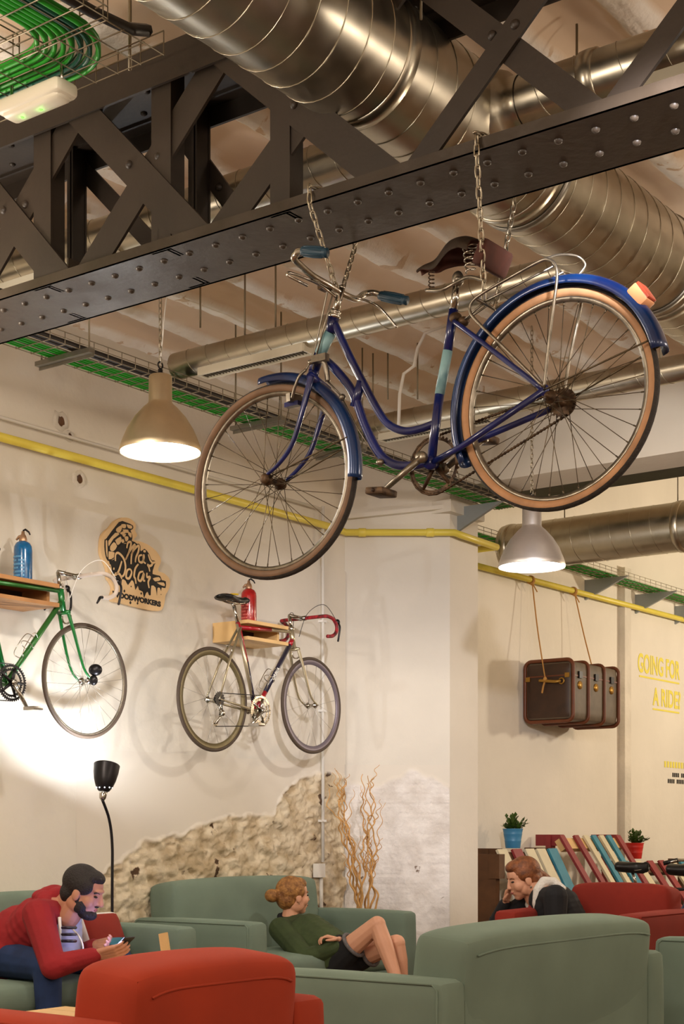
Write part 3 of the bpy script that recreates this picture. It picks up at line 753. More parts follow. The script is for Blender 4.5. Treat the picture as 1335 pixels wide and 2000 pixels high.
# ---------------------------------------------------------------- bicycles
def basis(axis):
    axis = axis.normalized(); x = (UP.cross(axis)).normalized(); return x, axis.cross(x) * (1 if axis.cross(x).z > 0 else -1)
def wheel(root, c, axis, R, rt, ms, nsp=36, sr=.0012, rimh=.014, hubm=None, hubw=.05, label=None, flange=.022):
    """tyre, side wall, rim, hub and every spoke as sub-parts of a wheel part"""
    w = new('wheel', root)
    if label: w['label'] = label
    x = UP.cross(axis).normalized(); y = UP if abs(axis.z) < .01 else axis.cross(x)
    mb = MB(); mb.torus(c, axis, R - rt, rt, 72, 14, x=x); 
    # tread and side walls by material
    me_faces = len(mb.f)
    for i in range(me_faces):
        f = mb.f[i]; p = sum((mb.v[k] for k in f), Vector()) / len(f) - c
        rad = (p - axis * p.dot(axis)).length
        mb.mi[i] = 1 if rad < R - rt * .72 else 0
    obj('tyre', mb, [ms['tyre'], ms['wall']], w)
    Rr = R - 2 * rt + .004; mb = MB(); hw = rt * .55
    prof = [(-hw, 0), (-hw, -.006), (-hw * .6, -rimh), (hw * .6, -rimh), (hw, -.006), (hw, 0)]
    vs = []; n = 72
    for i in range(n):
        a = 2 * PI * i / n; d = x * math.cos(a) + y * math.sin(a)
        for l, q in prof: vs.append(c + d * (Rr + q) + axis * l)
    m = len(prof); mb.add(vs, [(i * m + j, ((i + 1) % n) * m + j, ((i + 1) % n) * m + (j + 1) % m, i * m + (j + 1) % m) for i in range(n) for j in range(m)], True)
    obj('rim', mb, ms['rim'], w)
    mb = MB(); mb.lathe([(.001, -hubw - .012), (.006, -hubw - .012), (.006, -hubw), (.014, -hubw), (.014, -hubw + .01), (flange, -hubw + .012), (flange, -hubw + .016), (.011, -hubw + .02), (.011, hubw - .02), (flange, hubw - .016), (flange, hubw - .012), (.014, hubw - .01), (.014, hubw), (.006, hubw), (.006, hubw + .012), (.001, hubw + .012)], c, axis, 16)
    obj('hub', mb, hubm or ms['hub'], w)
    for i in range(nsp):
        sg = 1 if i % 2 else -1; a = 2 * PI * (i + .5) / nsp; off = (1 if (i // 2) % 2 else -1) * (1.15 if nsp > 24 else .8)
        p = c + axis * (sg * (hubw - .014)) + (x * math.cos(a + off) + y * math.sin(a + off)) * (flange - .003)
        q = c + (x * math.cos(a) + y * math.sin(a)) * (Rr - rimh)
        mb = MB(); mb.tube([p, q], sr, 4); mb.tube([q, q + (p - q).normalized() * .012], sr * 1.8, 4); obj('spoke', mb, ms['spoke'], w)
    return w
def fender(root, c, axis, R, wd, a0, a1, mt, th=.0, tail=0):
    x = N; y = UP; n = 48; m = 8; mb = MB(); vs = []
    for i in range(n + 1):
        a = a0 + (a1 - a0) * i / n; d = x * math.cos(a) + y * math.sin(a)
        f = 1 + tail * max(0, (i / n - .75) / .25)
        for j in range(m + 1):
            q = (j / m - .5) * 2; vs.append(c + d * (R + .010 * (1 - q * q) - .024 * abs(q) ** 2.2) + axis * (math.sin(q * PI / 2) * wd / 2 * f))
    mb.add(vs, [(i * (m + 1) + j, (i + 1) * (m + 1) + j, (i + 1) * (m + 1) + j + 1, i * (m + 1) + j + 1) for i in range(n) for j in range(m)], True)
    return obj('fender', mb, mt, root, mods=[('SOLIDIFY', dict(thickness=.0016))])
def gear(mb, c, axis, R, teeth, th=.003, inner=.8, x=None):
    x = x or UP.cross(axis).normalized(); y = axis.cross(x); vs = []; n = teeth * 4
    for sg in (-1, 1):
        for i in range(n):
            a = 2 * PI * i / n; r = R + (.004 if i % 4 in (1, 2) else -.003)
            vs.append(c + axis * sg * th / 2 + (x * math.cos(a) + y * math.sin(a)) * r)
        for i in range(n):
            a = 2 * PI * i / n; vs.append(c + axis * sg * th / 2 + (x * math.cos(a) + y * math.sin(a)) * R * inner)
    fs = []
    for i in range(n):
        j = (i + 1) % n; fs += [(i, j, n + j, n + i), (2 * n + i, 3 * n + i, 3 * n + j, 2 * n + j), (i, 2 * n + i, 2 * n + j, j), (n + i, n + j, 3 * n + j, 3 * n + i)]
    mb.add(vs, fs, False)
def chainrun(mb, pts, r=.0045, pitch=.0127):
    pts = [Vector(p) for p in pts]
    for a, b in zip(pts, pts[1:]):
        L = (b - a).length; n = max(2, int(L / pitch) * 2); mb.tube([a.lerp(b, i / n) for i in range(n + 1)], [r * (1.25 if i % 2 else .7) for i in range(n + 1)], 6)
def coil(mb, a, b, R, turns, r):
    a = Vector(a); b = Vector(b); ax = (b - a).normalized(); x = ax.cross(U).normalized(); y = ax.cross(x); n = turns * 14
    mb.tube([a.lerp(b, i / n) + (x * math.cos(2 * PI * i / 14) + y * math.sin(2 * PI * i / 14)) * (R(i / n) if callable(R) else R) for i in range(n + 1)], r, 6)

# ---- the blue bicycle hung from the truss
SB = 4.19
def B(px, py, du=0): return PS(px, py, SB + du)
bk = thing('bicycle', 'old blue step-through bicycle hanging on chains from the steel truss', 'bicycle', B(760, 800), 'bicycles on show')
fw_c = B(534, 941); rw_c = B(1086, 781)
ang = A - math.radians(4.5); fax = Vector((math.sin(ang), math.cos(ang), 0))
ms = dict(tyre=M['tyre'], wall=M['oldgum'], rim=M['rim'], spoke=M['spoke'], hub=M['rust'])
wheel(bk, fw_c, fax, .348, .0175, ms, 36, .0013, .016, hubw=.052, label='front wheel with aged brown tyre wall')
ms2 = dict(ms, wall=M['gumwall'])
wheel(bk, rw_c, U, .346, .0175, ms2, 36, .0013, .016, hubw=.056, label='rear wheel with orange tan tyre wall')
fender(bk, fw_c, fax, .372, .066, math.radians(98), math.radians(-6), M['blue_fender'])
rf = fender(bk, rw_c, U, .372, .068, math.radians(205), math.radians(14), M['blue_fender'], tail=.25)
def part(name, paths, mt, r, seg=12, label=None, parent=None):
    mb = MB()
    for p in paths: mb.tube(p, r, seg)
    return obj(name, mb, mt, parent or bk, label=label)
def smooth(p, k=6):
    """Catmull-Rom through points"""
    p = [Vector(q) for q in p]; out = []
    for i in range(len(p) - 1):
        a = p[max(0, i - 1)]; b = p[i]; c = p[i + 1]; d = p[min(len(p) - 1, i + 2)]
        for j in range(k):
            t = j / k; out.append(.5 * ((2 * b) + (c - a) * t + (2 * a - 5 * b + 4 * c - d) * t * t + (3 * b - a - 3 * c + d) * t ** 3))
    out.append(p[-1]); return out
fr = MB()
fr.tube([B(652, 618), B(645, 650)], .0195, 16); fr.tube([B(624, 692), B(613, 722)], .0195, 16)
fr.tube(smooth([B(653, 632), B(675, 680), B(706, 742), B(738, 802), B(760, 830), B(790, 842), B(820, 838), B(852, 826)]), .0135, 14)
fr.tube(smooth([B(628, 698), B(655, 722), B(688, 765), B(712, 830), B(738, 882), B(765, 905), B(800, 910), B(840, 902)]), .0155, 14)
fr.tube([B(706, 745), B(692, 795)], .017, 10)
fr.tube([B(885, 605), B(874, 685)], .0155, 14); fr.tube([B(858, 770), B(842, 900)], .0155, 14)
fr.tube([B(838, 904, -.036), B(846, 906, .036)], .021, 16)
for du, e in ((-.05, (1062, 762)), (.055, (1096, 790))):
    fr.tube(smooth([B(886, 628, du * .4), B(940, 668, du * .8), B(e[0], e[1], du)]), .0085, 10)
    fr.tube([B(846, 902, du * .5), B(900, 873, du * .9), B(e[0], e[1], du)], .0105, 10)
    mb_p = B(e[0], e[1], du); fr.lathe([(.001, -.004), (.018, -.004), (.018, .004), (.001, .004)], mb_p, U, 14)
fr.tube([B(898, 872, -.04), B(912, 880, .04)], .008, 8)
frame = obj('frame', fr, M['blue'], bk)
part('colour_band', [[B(645, 650), B(624, 692)]], M['pale_blue'], .0203, 16, 'pale blue band', frame)
part('colour_band', [[B(874, 685), B(858, 770)]], M['pale_blue'], .0163, 14, 'pale blue band', frame)
fk = MB()
fk.tube(smooth([B(608, 735, -.045), B(600, 765, -.055), B(588, 812, -.06), B(570, 868, -.058), B(545, 905, -.055), B(521, 927, -.052)]), [.0125 - .0065 * i / 30 for i in range(31)], 12)
fk.tube(smooth([B(640, 765, .045), B(632, 800, .055), B(622, 835, .058), B(606, 882, .056), B(583, 915, .054), B(559, 938, .052)]), [.0125 - .0065 * i / 30 for i in range(31)], 12)
fk.tube([B(604, 733, -.05), B(640, 762, .05)], .015, 12); fk.tube([B(613, 722), B(611, 738)], .019, 14)
obj('fork', fk, M['blue'], bk)
for a in (-1, 1):
    mb = MB(); mb.lathe([(.001, 0), (.018, 0), (.02, .004), (.016, .012), (.009, .016), (.001, .016)], fw_c + fax * (a * .05), fax * a, 12); obj('hub_nut', mb, M['rust'], bk)
# brake rods and callipers
mb = MB()
mb.tube(smooth([B(640, 565, -.05), B(628, 620, -.04), B(612, 690, -.04), B(597, 722, -.05)]), .003, 6); mb.tube([B(650, 572, -.05), B(632, 640, -.03), B(610, 722, -.03)], .003, 6)
mb.tube(smooth([B(597, 722, -.05), B(584, 735, -.06), B(576, 755, -.06), B(570, 778, -.05)]), .0055, 8)
mb.bar(B(562, 776, -.05), B(592, 782, .02), .028, .02, UP)
mb.box(B(625, 700, -.045), (.012, .03, .012), (U, N, UP)); mb.tube(smooth([B(604, 708, -.045), B(627, 704, -.04), B(636, 718, -.03), B(640, 745, -.02)]), .009, 8)
mb.tube([B(640, 745, -.02), B(668, 775, -.01)], .003, 6); mb.tube([B(668, 778, -.02), B(700, 840, -.01), B(738, 900, -.01)], .0025, 6)
mb.ell(B(668, 776, -.02), (.012, .012, .012)); mb.ell(B(742, 903, -.02), (.014, .012, .012))
obj('brake_linkage', mb, M['rim'], bk)
mb = MB(); mb.box(B(572, 790, -.02), (.012, .03, .008), (U, N, UP)); obj('brake_block', mb, M['blue'], bk)
# cockpit
mb = MB(); mb.tube([B(651, 622), B(667, 562)], [.0135, .012], 14); mb.lathe([(.012, 0), (.013, .004), (.001, .012)], B(667, 562), (B(667, 562) - B(651, 622)).normalized(), 14)
d = (B(667, 562) - B(651, 622)).normalized(); mb.lathe([(.02, -.004), (.023, 0), (.02, .008), (.018, .012), (.021, .016), (.018, .022), (.013, .024)], B(652, 618), d, 16)
obj('stem', mb, M['chrome'], bk)
hb = smooth([B(578, 496, -.28), B(574, 505, -.275), B(588, 520, -.22), B(612, 540, -.14), B(640, 556, -.06), B(664, 571, 0), B(684, 581, .06), B(697, 584, .11), B(710, 575, .16), B(728, 572, .19), B(745, 577, .205)])
part('handlebar', [smooth([B(594, 490, -.285), B(582, 491, -.285), B(578, 496, -.28)]) + hb], M['chrome'], .0115, 12)
def grip(p, q, mt):
    mb = MB(); n = 14; mb.tube([p.lerp(q, i / n) for i in range(n + 1)], [.0145 + .0035 * math.sin(PI * i / n) + (.002 if i == n else 0) for i in range(n + 1)], 12)
    for k in range(8):
        a = 2 * PI * k / 8; ax = (q - p).normalized(); x = ax.cross(UP).normalized(); y = ax.cross(x); o = (x * math.cos(a) + y * math.sin(a)) * .0165
        mb.tube([p.lerp(q, .1) + o, p.lerp(q, .5) + o * 1.1, p.lerp(q, .85) + o], .0022, 5)
    return mb
obj('grip', grip(B(590, 490, -.285), B(638, 494, -.275), M['grip']), M['grip'], bk)
obj('grip', grip(B(741, 577, .205), B(794, 587, .21), M['grip']), M['grip'], bk)
for pth in ([B(655, 580, -.06), B(630, 560, -.1), B(600, 545, -.16), B(566, 533, -.22), B(562, 538, -.23), B(580, 548, -.2), B(600, 558, -.16)], [B(680, 580, .06), B(700, 583, .1), B(722, 590, .16), B(745, 605, .19), B(775, 640, .21)]):
    part('brake_lever', [smooth(pth)], M['chrome'], .0048, 8)
mb = MB(); mb.ell(B(640, 562, -.05), (.018, .014, .014)); mb.box(B(632, 560, -.06), (.02, .012, .012), (U, N, UP)); obj('brake_lever_clamp', mb, M['rust'], bk)
# saddle
mb = MB(); spine = smooth([B(818, 526), B(832, 517), B(850, 508), B(866, 490), B(884, 474), B(905, 468), B(930, 468), B(948, 474)], 4)
def saddle_sheet(off):
    vs = []; n = len(spine); m = 16
    for i, p in enumerate(spine):
        q = i / (n - 1); w = .018 + .012 * q + .085 * max(0, min(1, (q - .35) / .5)) ** 1.3; dr = .016 + .044 * max(0, min(1, (q - .12) / .45)) ** .8
        for j in range(m + 1):
            a = (j / m - .5) * 2; yy = math.sin(a * PI / 2) * (w - off); zz = -(1 - math.cos(a * PI / 2)) ** 1.15 * dr * (1 - off * 12) - off * .6
            vs.append(p + U * yy + UP * zz)
    return vs, [(i * (m + 1) + j, i * (m + 1) + j + 1, (i + 1) * (m + 1) + j + 1, (i + 1) * (m + 1) + j) for i in range(n - 1) for j in range(m)]
mb.add(*saddle_sheet(0)); sd = obj('saddle', mb, M['leather'], bk)
mb = MB(); mb.add(*saddle_sheet(.004)); obj('saddle_underside', mb, M['leather_in'], sd)
mb = MB(); mb.rbox(B(962, 505), (.085, .02, .042), .014, (U, (N - UP * .45).normalized(), (UP + N * .45).normalized()), 6); obj('saddle_bag', mb, M['leather_in'], bk)
for du in (-.055, .055):
    mb = MB(); coil(mb, B(918, 532, du), B(918, 476, du), lambda q: .014 + .012 * q, 5, .003); obj('spring', mb, M['chrome'], bk)
for du in (-.015, .015):
    mb = MB(); coil(mb, B(842, 565, du), B(842, 528, du), .009, 5, .002); obj('spring', mb, M['rust'], bk)
mb = MB()
for du in (-.03, .03): mb.tube(smooth([B(832, 567, du * .4), B(862, 566, du), B(890, 552, du), B(915, 541, du * 1.5), B(945, 548, du * 1.5)]), .006, 8)
mb.ell(B(894, 545), (.02, .02, .026)); mb.tube([B(893, 545, -.03), B(893, 545, .03)], .01, 10); obj('saddle_frame', mb, M['rim'], bk)
part('seat_post', [[B(892, 550), B(885, 608)]], M['chrome'], .0125, 14)
mb = MB(); mb.ell(B(889, 622), (.022, .024, .02)); mb.ell(B(905, 628), (.02, .02, .016)); obj('seat_clamp', mb, M['rust'], bk)
# rack
mb = MB()
mb.tube(smooth([B(1062, 758, -.055), B(1070, 680, -.06), B(1080, 600, -.065), B(1087, 545, -.065), B(1084, 518, -.065), B(1070, 507, -.065), B(1050, 512, -.065), B(990, 545, -.065), B(940, 574, -.06), B(920, 592, -.06), B(918, 610, -.06), B(935, 632, -.06), B(990, 685, -.058), B(1060, 755, -.055)]), .005, 8)
mb.tube(smooth([B(1100, 775, .06), B(1112, 700, .065), B(1134, 598, .07), B(1138, 560, .07)]), .005, 8)
mb.tube(smooth([B(1060, 508, -.06), B(1090, 498, .0), B(1125, 500, .07), B(1142, 515, .085), B(1135, 530, .08), B(1118, 545, .07), B(1100, 535, .05), B(1078, 515, -.05)]), .004, 8)
mb.tube([B(928, 582, -.06), B(978, 612, .06)], .005, 8); mb.tube([B(978, 612, .06), B(1090, 545, .07), B(1118, 545, .07)], .005, 8)
for du, y0 in ((-.02, 0), (.02, 0)):
    mb.tube([B(944 + (du + .02) * 600, 590 + (du + .02) * 320, du), B(1080 + (du + .02) * 500, 520 + (du + .02) * 280, du)], .004, 8)
for du in (-.02, .03): mb.tube([B(950 + du * 300, 592, du), B(898, 632, du * .5)], .0038, 8)
obj('luggage_rack', mb, M['rim'], bk)
for du in (-.055, .055):
    e = (1060, 762) if du < 0 else (1098, 788)
    mb = MB(); mb.tube([B(e[0], e[1], du), rw_c + (N * math.cos(.33) + UP * math.sin(.33)) * .36 + U * du * .6], .003, 6); obj('fender_stay', mb, M['spoke'], bk)
for du in (-.05, .05): mb = MB(); mb.tube([fw_c + fax * du, fw_c + (N * math.cos(.28) + UP * math.sin(.28)) * .358 + fax * du * .6], .003, 6); obj('fender_stay', mb, M['spoke'], bk)
mb = MB(); mb.cur = 0; pr = rw_c + (N * math.cos(.74) + UP * math.sin(.74)) * .385; rn = (N * math.cos(.6) + UP * math.sin(.6)).normalized(); rt = U.cross(rn)
mb.rbox(pr, (.03, .02, .036), .008, (U, rn, rt), 4); rl = obj('tail_reflector', mb, M['rubber_o'], bk)
mb = MB(); mb.rbox(pr + rn * .02, (.028, .008, .033), .006, (U, rn, rt), 4); obj('lens', mb, M['reflector'], rl)
# drivetrain, on the far side
cc_ = B(848, 909, .045); mb = MB(); gear(mb, cc_, U, .094, 40, .004, .88)
for k in range(5):
    a = 2 * PI * k / 5 + .4; dv = N * math.cos(a) + UP * math.sin(a); mb.tube([cc_, cc_ + dv * .088], [.011, .006], 6)
obj('chainring', mb, M['rust'], bk)
sp = rw_c + U * .045; mb = MB(); gear(mb, sp, U, .038, 18, .004, .3); gear(mb, sp + U * .006, U, .032, 16, .003, .3); gear(mb, sp - U * .006, U, .044, 20, .003, .3); obj('sprocket', mb, M['rust'], bk)
dv = (sp - cc_).normalized(); nv = U.cross(dv); nv = nv if nv.z > 0 else -nv
mb = MB(); chainrun(mb, [cc_ + nv * .094, sp + nv * .042]); chainrun(mb, [cc_ - nv * .096, sp - nv * .042])
arc = [cc_ + (-dv * math.sin(a) + nv * math.cos(a)) * .096 for a in [PI * i / 20 for i in range(21)]]; mb.tube(arc, [.005 if i % 2 else .0035 for i in range(21)], 6)
arc = [sp + (dv * math.sin(a) + nv * math.cos(a)) * .042 for a in [PI * i / 12 for i in range(13)]]; mb.tube(arc, .0045, 6)
obj('chain', mb, M['rust'], bk)
def crank(a, b, pc):
    mb = MB(); a = Vector(a); b = Vector(b); mb.tube([a, b], [.0125, .009], 10); mb.lathe([(.001, -.012), (.017, -.012), (.02, 0), (.017, .012), (.001, .012)], a, U, 16); mb.lathe([(.001, -.01), (.012, -.01), (.012, .01), (.001, .01)], b, U, 12)
    return mb
obj('crank', crank(B(823, 893, -.06), B(744, 962, -.075), 0), M['rim'], bk)
obj('crank', crank(B(868, 915, .075), B(945, 858, .08), 0), M['rim'], bk)
for (c, sg) in ((B(744, 962, -.13), -1), (B(945, 858, .125), 1)):
    mb = MB(); ax = (N * .97 - UP * .1).normalized()
    mb.rbox(c, (.045, .036, .013), .008, (U, ax, U.cross(ax)), 4); mb.tube([c - U * .05, c + U * .05], .006, 6); obj('pedal', mb, M['rust'], bk)
mb = MB(); mb.tube(smooth([B(900, 905, .05), B(925, 885, .05), B(930, 870, .05), B(925, 900, .055)]), .006, 6); mb.ell(B(925, 880, .05), (.018, .02, .022)); mb.ell(B(905, 900, .05), (.01, .024, .012)); obj('derailleur', mb, M['rust'], bk)

# chains that carry it
def hang(label, p_near_top, p_far_bot, low1, low2):
    a = PS(*p_near_top, SN - .012); b = PS(*p_far_bot, SF + .012); ta = st(a)[1]; tb = st(b)[1]; zt = ZB + .046
    path = [low1, W(SN - .014, ta, ZB - .01), W(SN - .014, ta, zt), W(SN + .05, ta + .01, zt + .004), W(SF + .014, tb, zt), W(SF + .014, tb, ZB - .01), low2]
    single('hanging_chain', links(path, .03, .0028, .0085), M['chain'], label, 'chain', W(4.18, ta, zt), 'chains carrying the blue bicycle')
hang('zinc chain looped over the truss and around the handlebar stem', (605, 400), (692, 466), B(659, 570, -.01), B(668, 566, .01))
hang('zinc chain looped over the truss and through the luggage rack', (931, 320), (1003, 378), B(946, 588, -.02), B(966, 604, .03))

# ---- bicycles built to one pattern
def road(root, O, FW, LV, c, WB=1.03, R=.335, tilt=0, flat=False, nf=24, rimh=.012, bottle=True, bars_only=False):
    q = math.sin(tilt); fwd = (FW * math.cos(tilt) + UP * q).normalized(); vz = (UP * math.cos(tilt) - FW * q).normalized()
    P = lambda x, y, l=0: O + fwd * x + vz * y + LV * l
    wm = dict(tyre=c['tyre'], wall=c['wall'], rim=c['rim'], spoke=c['spoke'], hub=M['chrome'])
    wheel(root, P(0, 0), LV, R, .0115 if not flat else .018, wm, c['nsp'], .0011, rimh, hubw=.055, label=c.get('rl'))
    wheel(root, P(WB, 0), LV, R, .0115 if not flat else .018, dict(wm, rim=c.get('rim2', c['rim'])), c['nsp'], .0011, rimh, hubw=.045, label=c.get('fl'))
    bb = P(.425, -.06); stt = P(.262, .505); ht = P(.822, .515); hbm = P(.845, .385)
    lug = P(.835, .44)
    mb = MB(); mb.tube([bb, stt], .0145, 14)
    mb.tube([P(.27, .48), P(.825, .495)], .013, 14); mb.tube([bb, lug], .0155, 14); mb.tube([ht, hbm], .018, 14); mb.tube([P(.425, -.06, -.035), P(.425, -.06, .035)], .02, 14)
    for s in (-1, 1): mb.tube([P(.28, .48, s * .012), P(.12, .24, s * .04), P(0, 0, s * .058)], [.008, .008, .006], 8); mb.tube([P(.425, -.06, s * .02), P(.3, -.045, s * .035), P(0, 0, s * .058)], [.01, .009, .006], 8)
    f = obj('frame', mb, c['frame'], root)
    for seg in c.get('bands', []):
        mb = MB(); mb.tube([P(*seg[0]), P(*seg[1])], seg[2], 14); obj('colour_band', mb, seg[3], f, label=seg[4])
    mb = MB()
    for s in (-1, 1): mb.tube(smooth([P(.85, .375, s * .035), P(.88, .28, s * .045), P(.925, .14, s * .052), P(.965, .05, s * .053), P(WB, 0, s * .052)]), [.0115 - .006 * i / 24 for i in range(25)], 10)
    mb.tube([P(.85, .375, -.045), P(.85, .375, .045)], .012, 10); obj('fork', mb, c['fork'], root)
    mb = MB(); mb.tube([stt, P(.225, .62)], .0125, 12); mb.ell(P(.222, .625), (.016, .016, .014)); obj('seat_post', mb, M['chrome'], root)
    # saddle: lofted ellipses from tail to nose
    n = 16; vs = []; m = 12; mb = MB()
    for i in range(n + 1):
        u = i / n; x = .10 + .27 * u; w = (.068 if not flat else .10) * (1 - min(1, u / .62) ** 1.4) + .018; w *= min(1, (u + .03) / .12) ** .5; h = (.02 if not flat else .038) * min(1, (u + .04) / .1, (1.04 - u) / .12) ** .5
        zc = .655 + .012 * (1 - u) ** 2 + (.008 if u > .85 else 0)
        for j in range(m): a = 2 * PI * j / m; vs.append(P(x, zc + math.sin(a) * h * (1.3 if math.sin(a) < 0 else 1), math.cos(a) * w))
    mb.add(vs, [(i * m + j, i * m + (j + 1) % m, (i + 1) * m + (j + 1) % m, (i + 1) * m + j) for i in range(n) for j in range(m)] + [tuple(range(m)), tuple(n * m + j for j in range(m - 1, -1, -1))], True)
    sd = obj('saddle', mb, c['saddle'], root)
    if c.get('sadband'):
        mb = MB(); mb.tube(smooth([P(.125, .67, .06), P(.17, .683, .03), P(.22, .684, .045)]), [.006] * 13, 6); mb.tube(smooth([P(.125, .67, -.05), P(.17, .683, -.03), P(.22, .684, -.045)]), [.006] * 13, 6); obj('saddle_flash', mb, M['yellow'], sd, label='yellow patch')
    mb = MB()
    for s in (-1, 1): mb.tube(smooth([P(.13, .64, s * .02), P(.2, .632, s * .022), P(.27, .632, s * .02), P(.34, .645, s * .008)]), .0035, 6)
    obj('saddle_rail', mb, M['chrome'], root)
    # cockpit
    if not flat:
        cl = P(.955, .595)
        mb = MB(); mb.tube([P(.825, .50), P(.806, .60)], .0125, 12); mb.tube([P(.806, .60), cl], [.014, .013], 12); mb.tube([P(.955, .595, -.025), P(.955, .595, .025)], .017, 12); mb.lathe([(.022, -.01), (.024, 0), (.02, .01)], P(.822, .515), vz, 14); obj('stem', mb, M['chrome'], root)
        for s in (-1, 1):
            mb = MB(); mb.tube(smooth([P(.955, .595, 0), P(.955, .595, s * .10), P(.96, .595, s * .185), P(.985, .59, s * .205), P(1.03, .575, s * .208), P(1.06, .535, s * .21), P(1.05, .49, s * .212), P(1.005, .462, s * .213), P(.945, .455, s * .215)]), .0125 if s else 0, 10)
            h = obj('handlebar', mb, c['tape'], root)
            mb = MB(); mb.ell(P(1.07, .56, s * .208), (.02, .02, .022)); mb.tube(smooth([P(1.075, .565, s * .208), P(1.10, .53, s * .208), P(1.095, .46, s * .2), P(1.085, .43, s * .2)]), [.007] * 18 + [.004], 8); obj('brake_lever', mb, c.get('lever', M['blackmetal']), root)
            if c.get('plugs'): mb = MB(); mb.tube([P(.95, .455, s * .215), P(.925, .452, s * .215)], .008, 8); mb.tube([P(.925, .45, s * .215), P(.90, .415, s * .215)], [.009, .005], 8); obj('bar_end_shifter', mb, M['blackmetal'], root)
            mb = MB(); mb.tube(smooth([P(1.07, .575, s * .2), P(1.0, .66 + .02 * s, s * .15), P(.93, .62, s * .06), P(.87, .46, s * .03)]), .0022, 6); obj('brake_cable', mb, c.get('cable', M['black']), root)
    else:
        mb = MB(); mb.tube([P(.825, .5), P(.79, .69)], .0125, 12); mb.tube([P(.79, .69), P(.84, .70)], .013, 10); obj('stem', mb, M['chrome'], root)
        mb = MB(); mb.tube(smooth([P(.66, .70, -.3), P(.74, .72, -.26), P(.82, .71, -.12), P(.84, .70, 0), P(.82, .71, .12), P(.74, .72, .26), P(.66, .70, .3)]), .011, 10); obj('handlebar', mb, M['chrome'], root)
        for s in (-1, 1):
            mb = MB(); mb.tube([P(.73, .722, s * .265), P(.63, .695, s * .31)], .017, 10); obj('grip', mb, M['black'], root); mb = MB(); mb.tube([P(.78, .70, s * .22), P(.70, .66, s * .27)], .006, 6); obj('brake_lever', mb, M['alu'], root)
        fender2(root, P(0, 0), LV, fwd, vz, R + .02, .05, 2.9, -.2, c['frame']); fender2(root, P(WB, 0), LV, fwd, vz, R + .02, .05, 2.6, .4, c['frame'])
    # drivetrain on +LV side
    cc = P(.425, -.06, .045); mb = MB(); gear(mb, cc, LV, .1, 44, .003, .86, fwd); gear(mb, cc - LV * .006, LV, .078, 36, .003, .84, fwd)
    for k in range(5): a = 2 * PI * k / 5; mb.tube([cc, cc + (fwd * math.cos(a) + vz * math.sin(a)) * .085], [.012, .006], 6)
    obj('chainring', mb, c.get('ring', M['chrome']), root)
    for s, an in ((1, c.get('crank', -2.2)), (-1, c.get('crank', -2.2) + PI)):
        o = P(.425, -.06, s * .06); e = o + (fwd * math.cos(an) + vz * math.sin(an)) * .165 + LV * s * .012; mb = MB(); mb.tube([o, e], [.015, .01], 8); mb.lathe([(.001, 0), (.018, 0), (.016, .012), (.001, .012)], o, LV * s, 14); obj('crank', mb, M['chrome'], root)
        mb = MB(); mb.rbox(e + LV * s * .045, (.045, .035, .012), .006, (LV, fwd, vz), 3); obj('pedal', mb, M['alu'], root)
    sc = P(0, 0, .045); mb = MB()
    for k in range(6): gear(mb, sc - LV * .005 * (k - 3), LV, .025 + .004 * (5 - k), 14 + k, .002, .3, fwd)
    obj('cassette', mb, M['blackmetal'], root)
    p1 = P(.02, -.09, .05); p2 = P(-.035, -.155, .05); mb = MB()
    mb.tube([P(0, -.02, .055), p1], .011, 8); mb.tube([p1 + LV * .008, p2 + LV * .008], .008, 8); gear(mb, p1, LV, .02, 11, .003, .2, fwd); gear(mb, p2, LV, .02, 11, .003, .2, fwd); mb.ell(p1 + LV * .015, (.016, .016, .02)); obj('derailleur', mb, M['chrome'], root)
    mb = MB(); chainrun(mb, [cc + vz * .1, sc + vz * .04], .003); chainrun(mb, [sc - vz * .0 + fwd * .03, p1 + fwd * .02], .003); chainrun(mb, [p2 - vz * .02, cc - vz * .1], .003); obj('chain', mb, M['blackmetal'], root)
    # brakes
    for o in (P(.872, .35), P(.155, .318)):
        mb = MB(); mb.torus(o, fwd, .035, .005, 20, 6, -.3, PI + .3, x=LV); mb.ell(o + vz * .035, (.014, .014, .01)); obj('brake_calliper', mb, M['chrome'] if not flat else M['black'], root)
    if bottle:
        mb = MB(); o = P(.56, .07); d = (lug - bb).normalized(); nr = LV.cross(d); nr = nr if nr.dot(fwd) < 0 else -nr
        for s in (-1, 1): mb.tube(smooth([o + nr * .015, o + nr * .06 + LV * s * .035, o + nr * .075 + d * .06 + LV * s * .035, o + nr * .07 + d * .15 + LV * s * .03, o + nr * .02 + d * .16 + LV * s * .01]), .0028, 6)
        mb.torus(o + nr * .045 + d * .08, d, .037, .0028, 24, 6); obj('bottle_cage', mb, c.get('cage', M['chrome']), root)
def fender2(root, c, axis, fwd, vz, R, wd, a0, a1, mt):
    mb = MB(); vs = []; n = 36; m = 6
    for i in range(n + 1):
        a = a0 + (a1 - a0) * i / n; d = fwd * math.cos(a) + vz * math.sin(a)
        for j in range(m + 1): q = (j / m - .5) * 2; vs.append(c + d * (R + .01 * (1 - q * q)) + axis * (q * wd / 2))
    mb.add(vs, [(i * (m + 1) + j, (i + 1) * (m + 1) + j, (i + 1) * (m + 1) + j + 1, i * (m + 1) + j + 1) for i in range(n) for j in range(m)], True)
    obj('fender', mb, mt, root, mods=[('SOLIDIFY', dict(thickness=.0016))])
TB_ = .30
r1 = PT(415, 1366, TB_); f1 = PT(608, 1378, TB_); sr_, _, zr_ = st(r1); sf_, _, zf_ = st(f1)
b2 = thing('bicycle', 'red racing bicycle with deep rims and yellow saddle patch hung near the pillar', 'bicycle', r1, 'bicycles on show')
P_ = lambda x, y: (x, y)
wb = sf_ - sr_
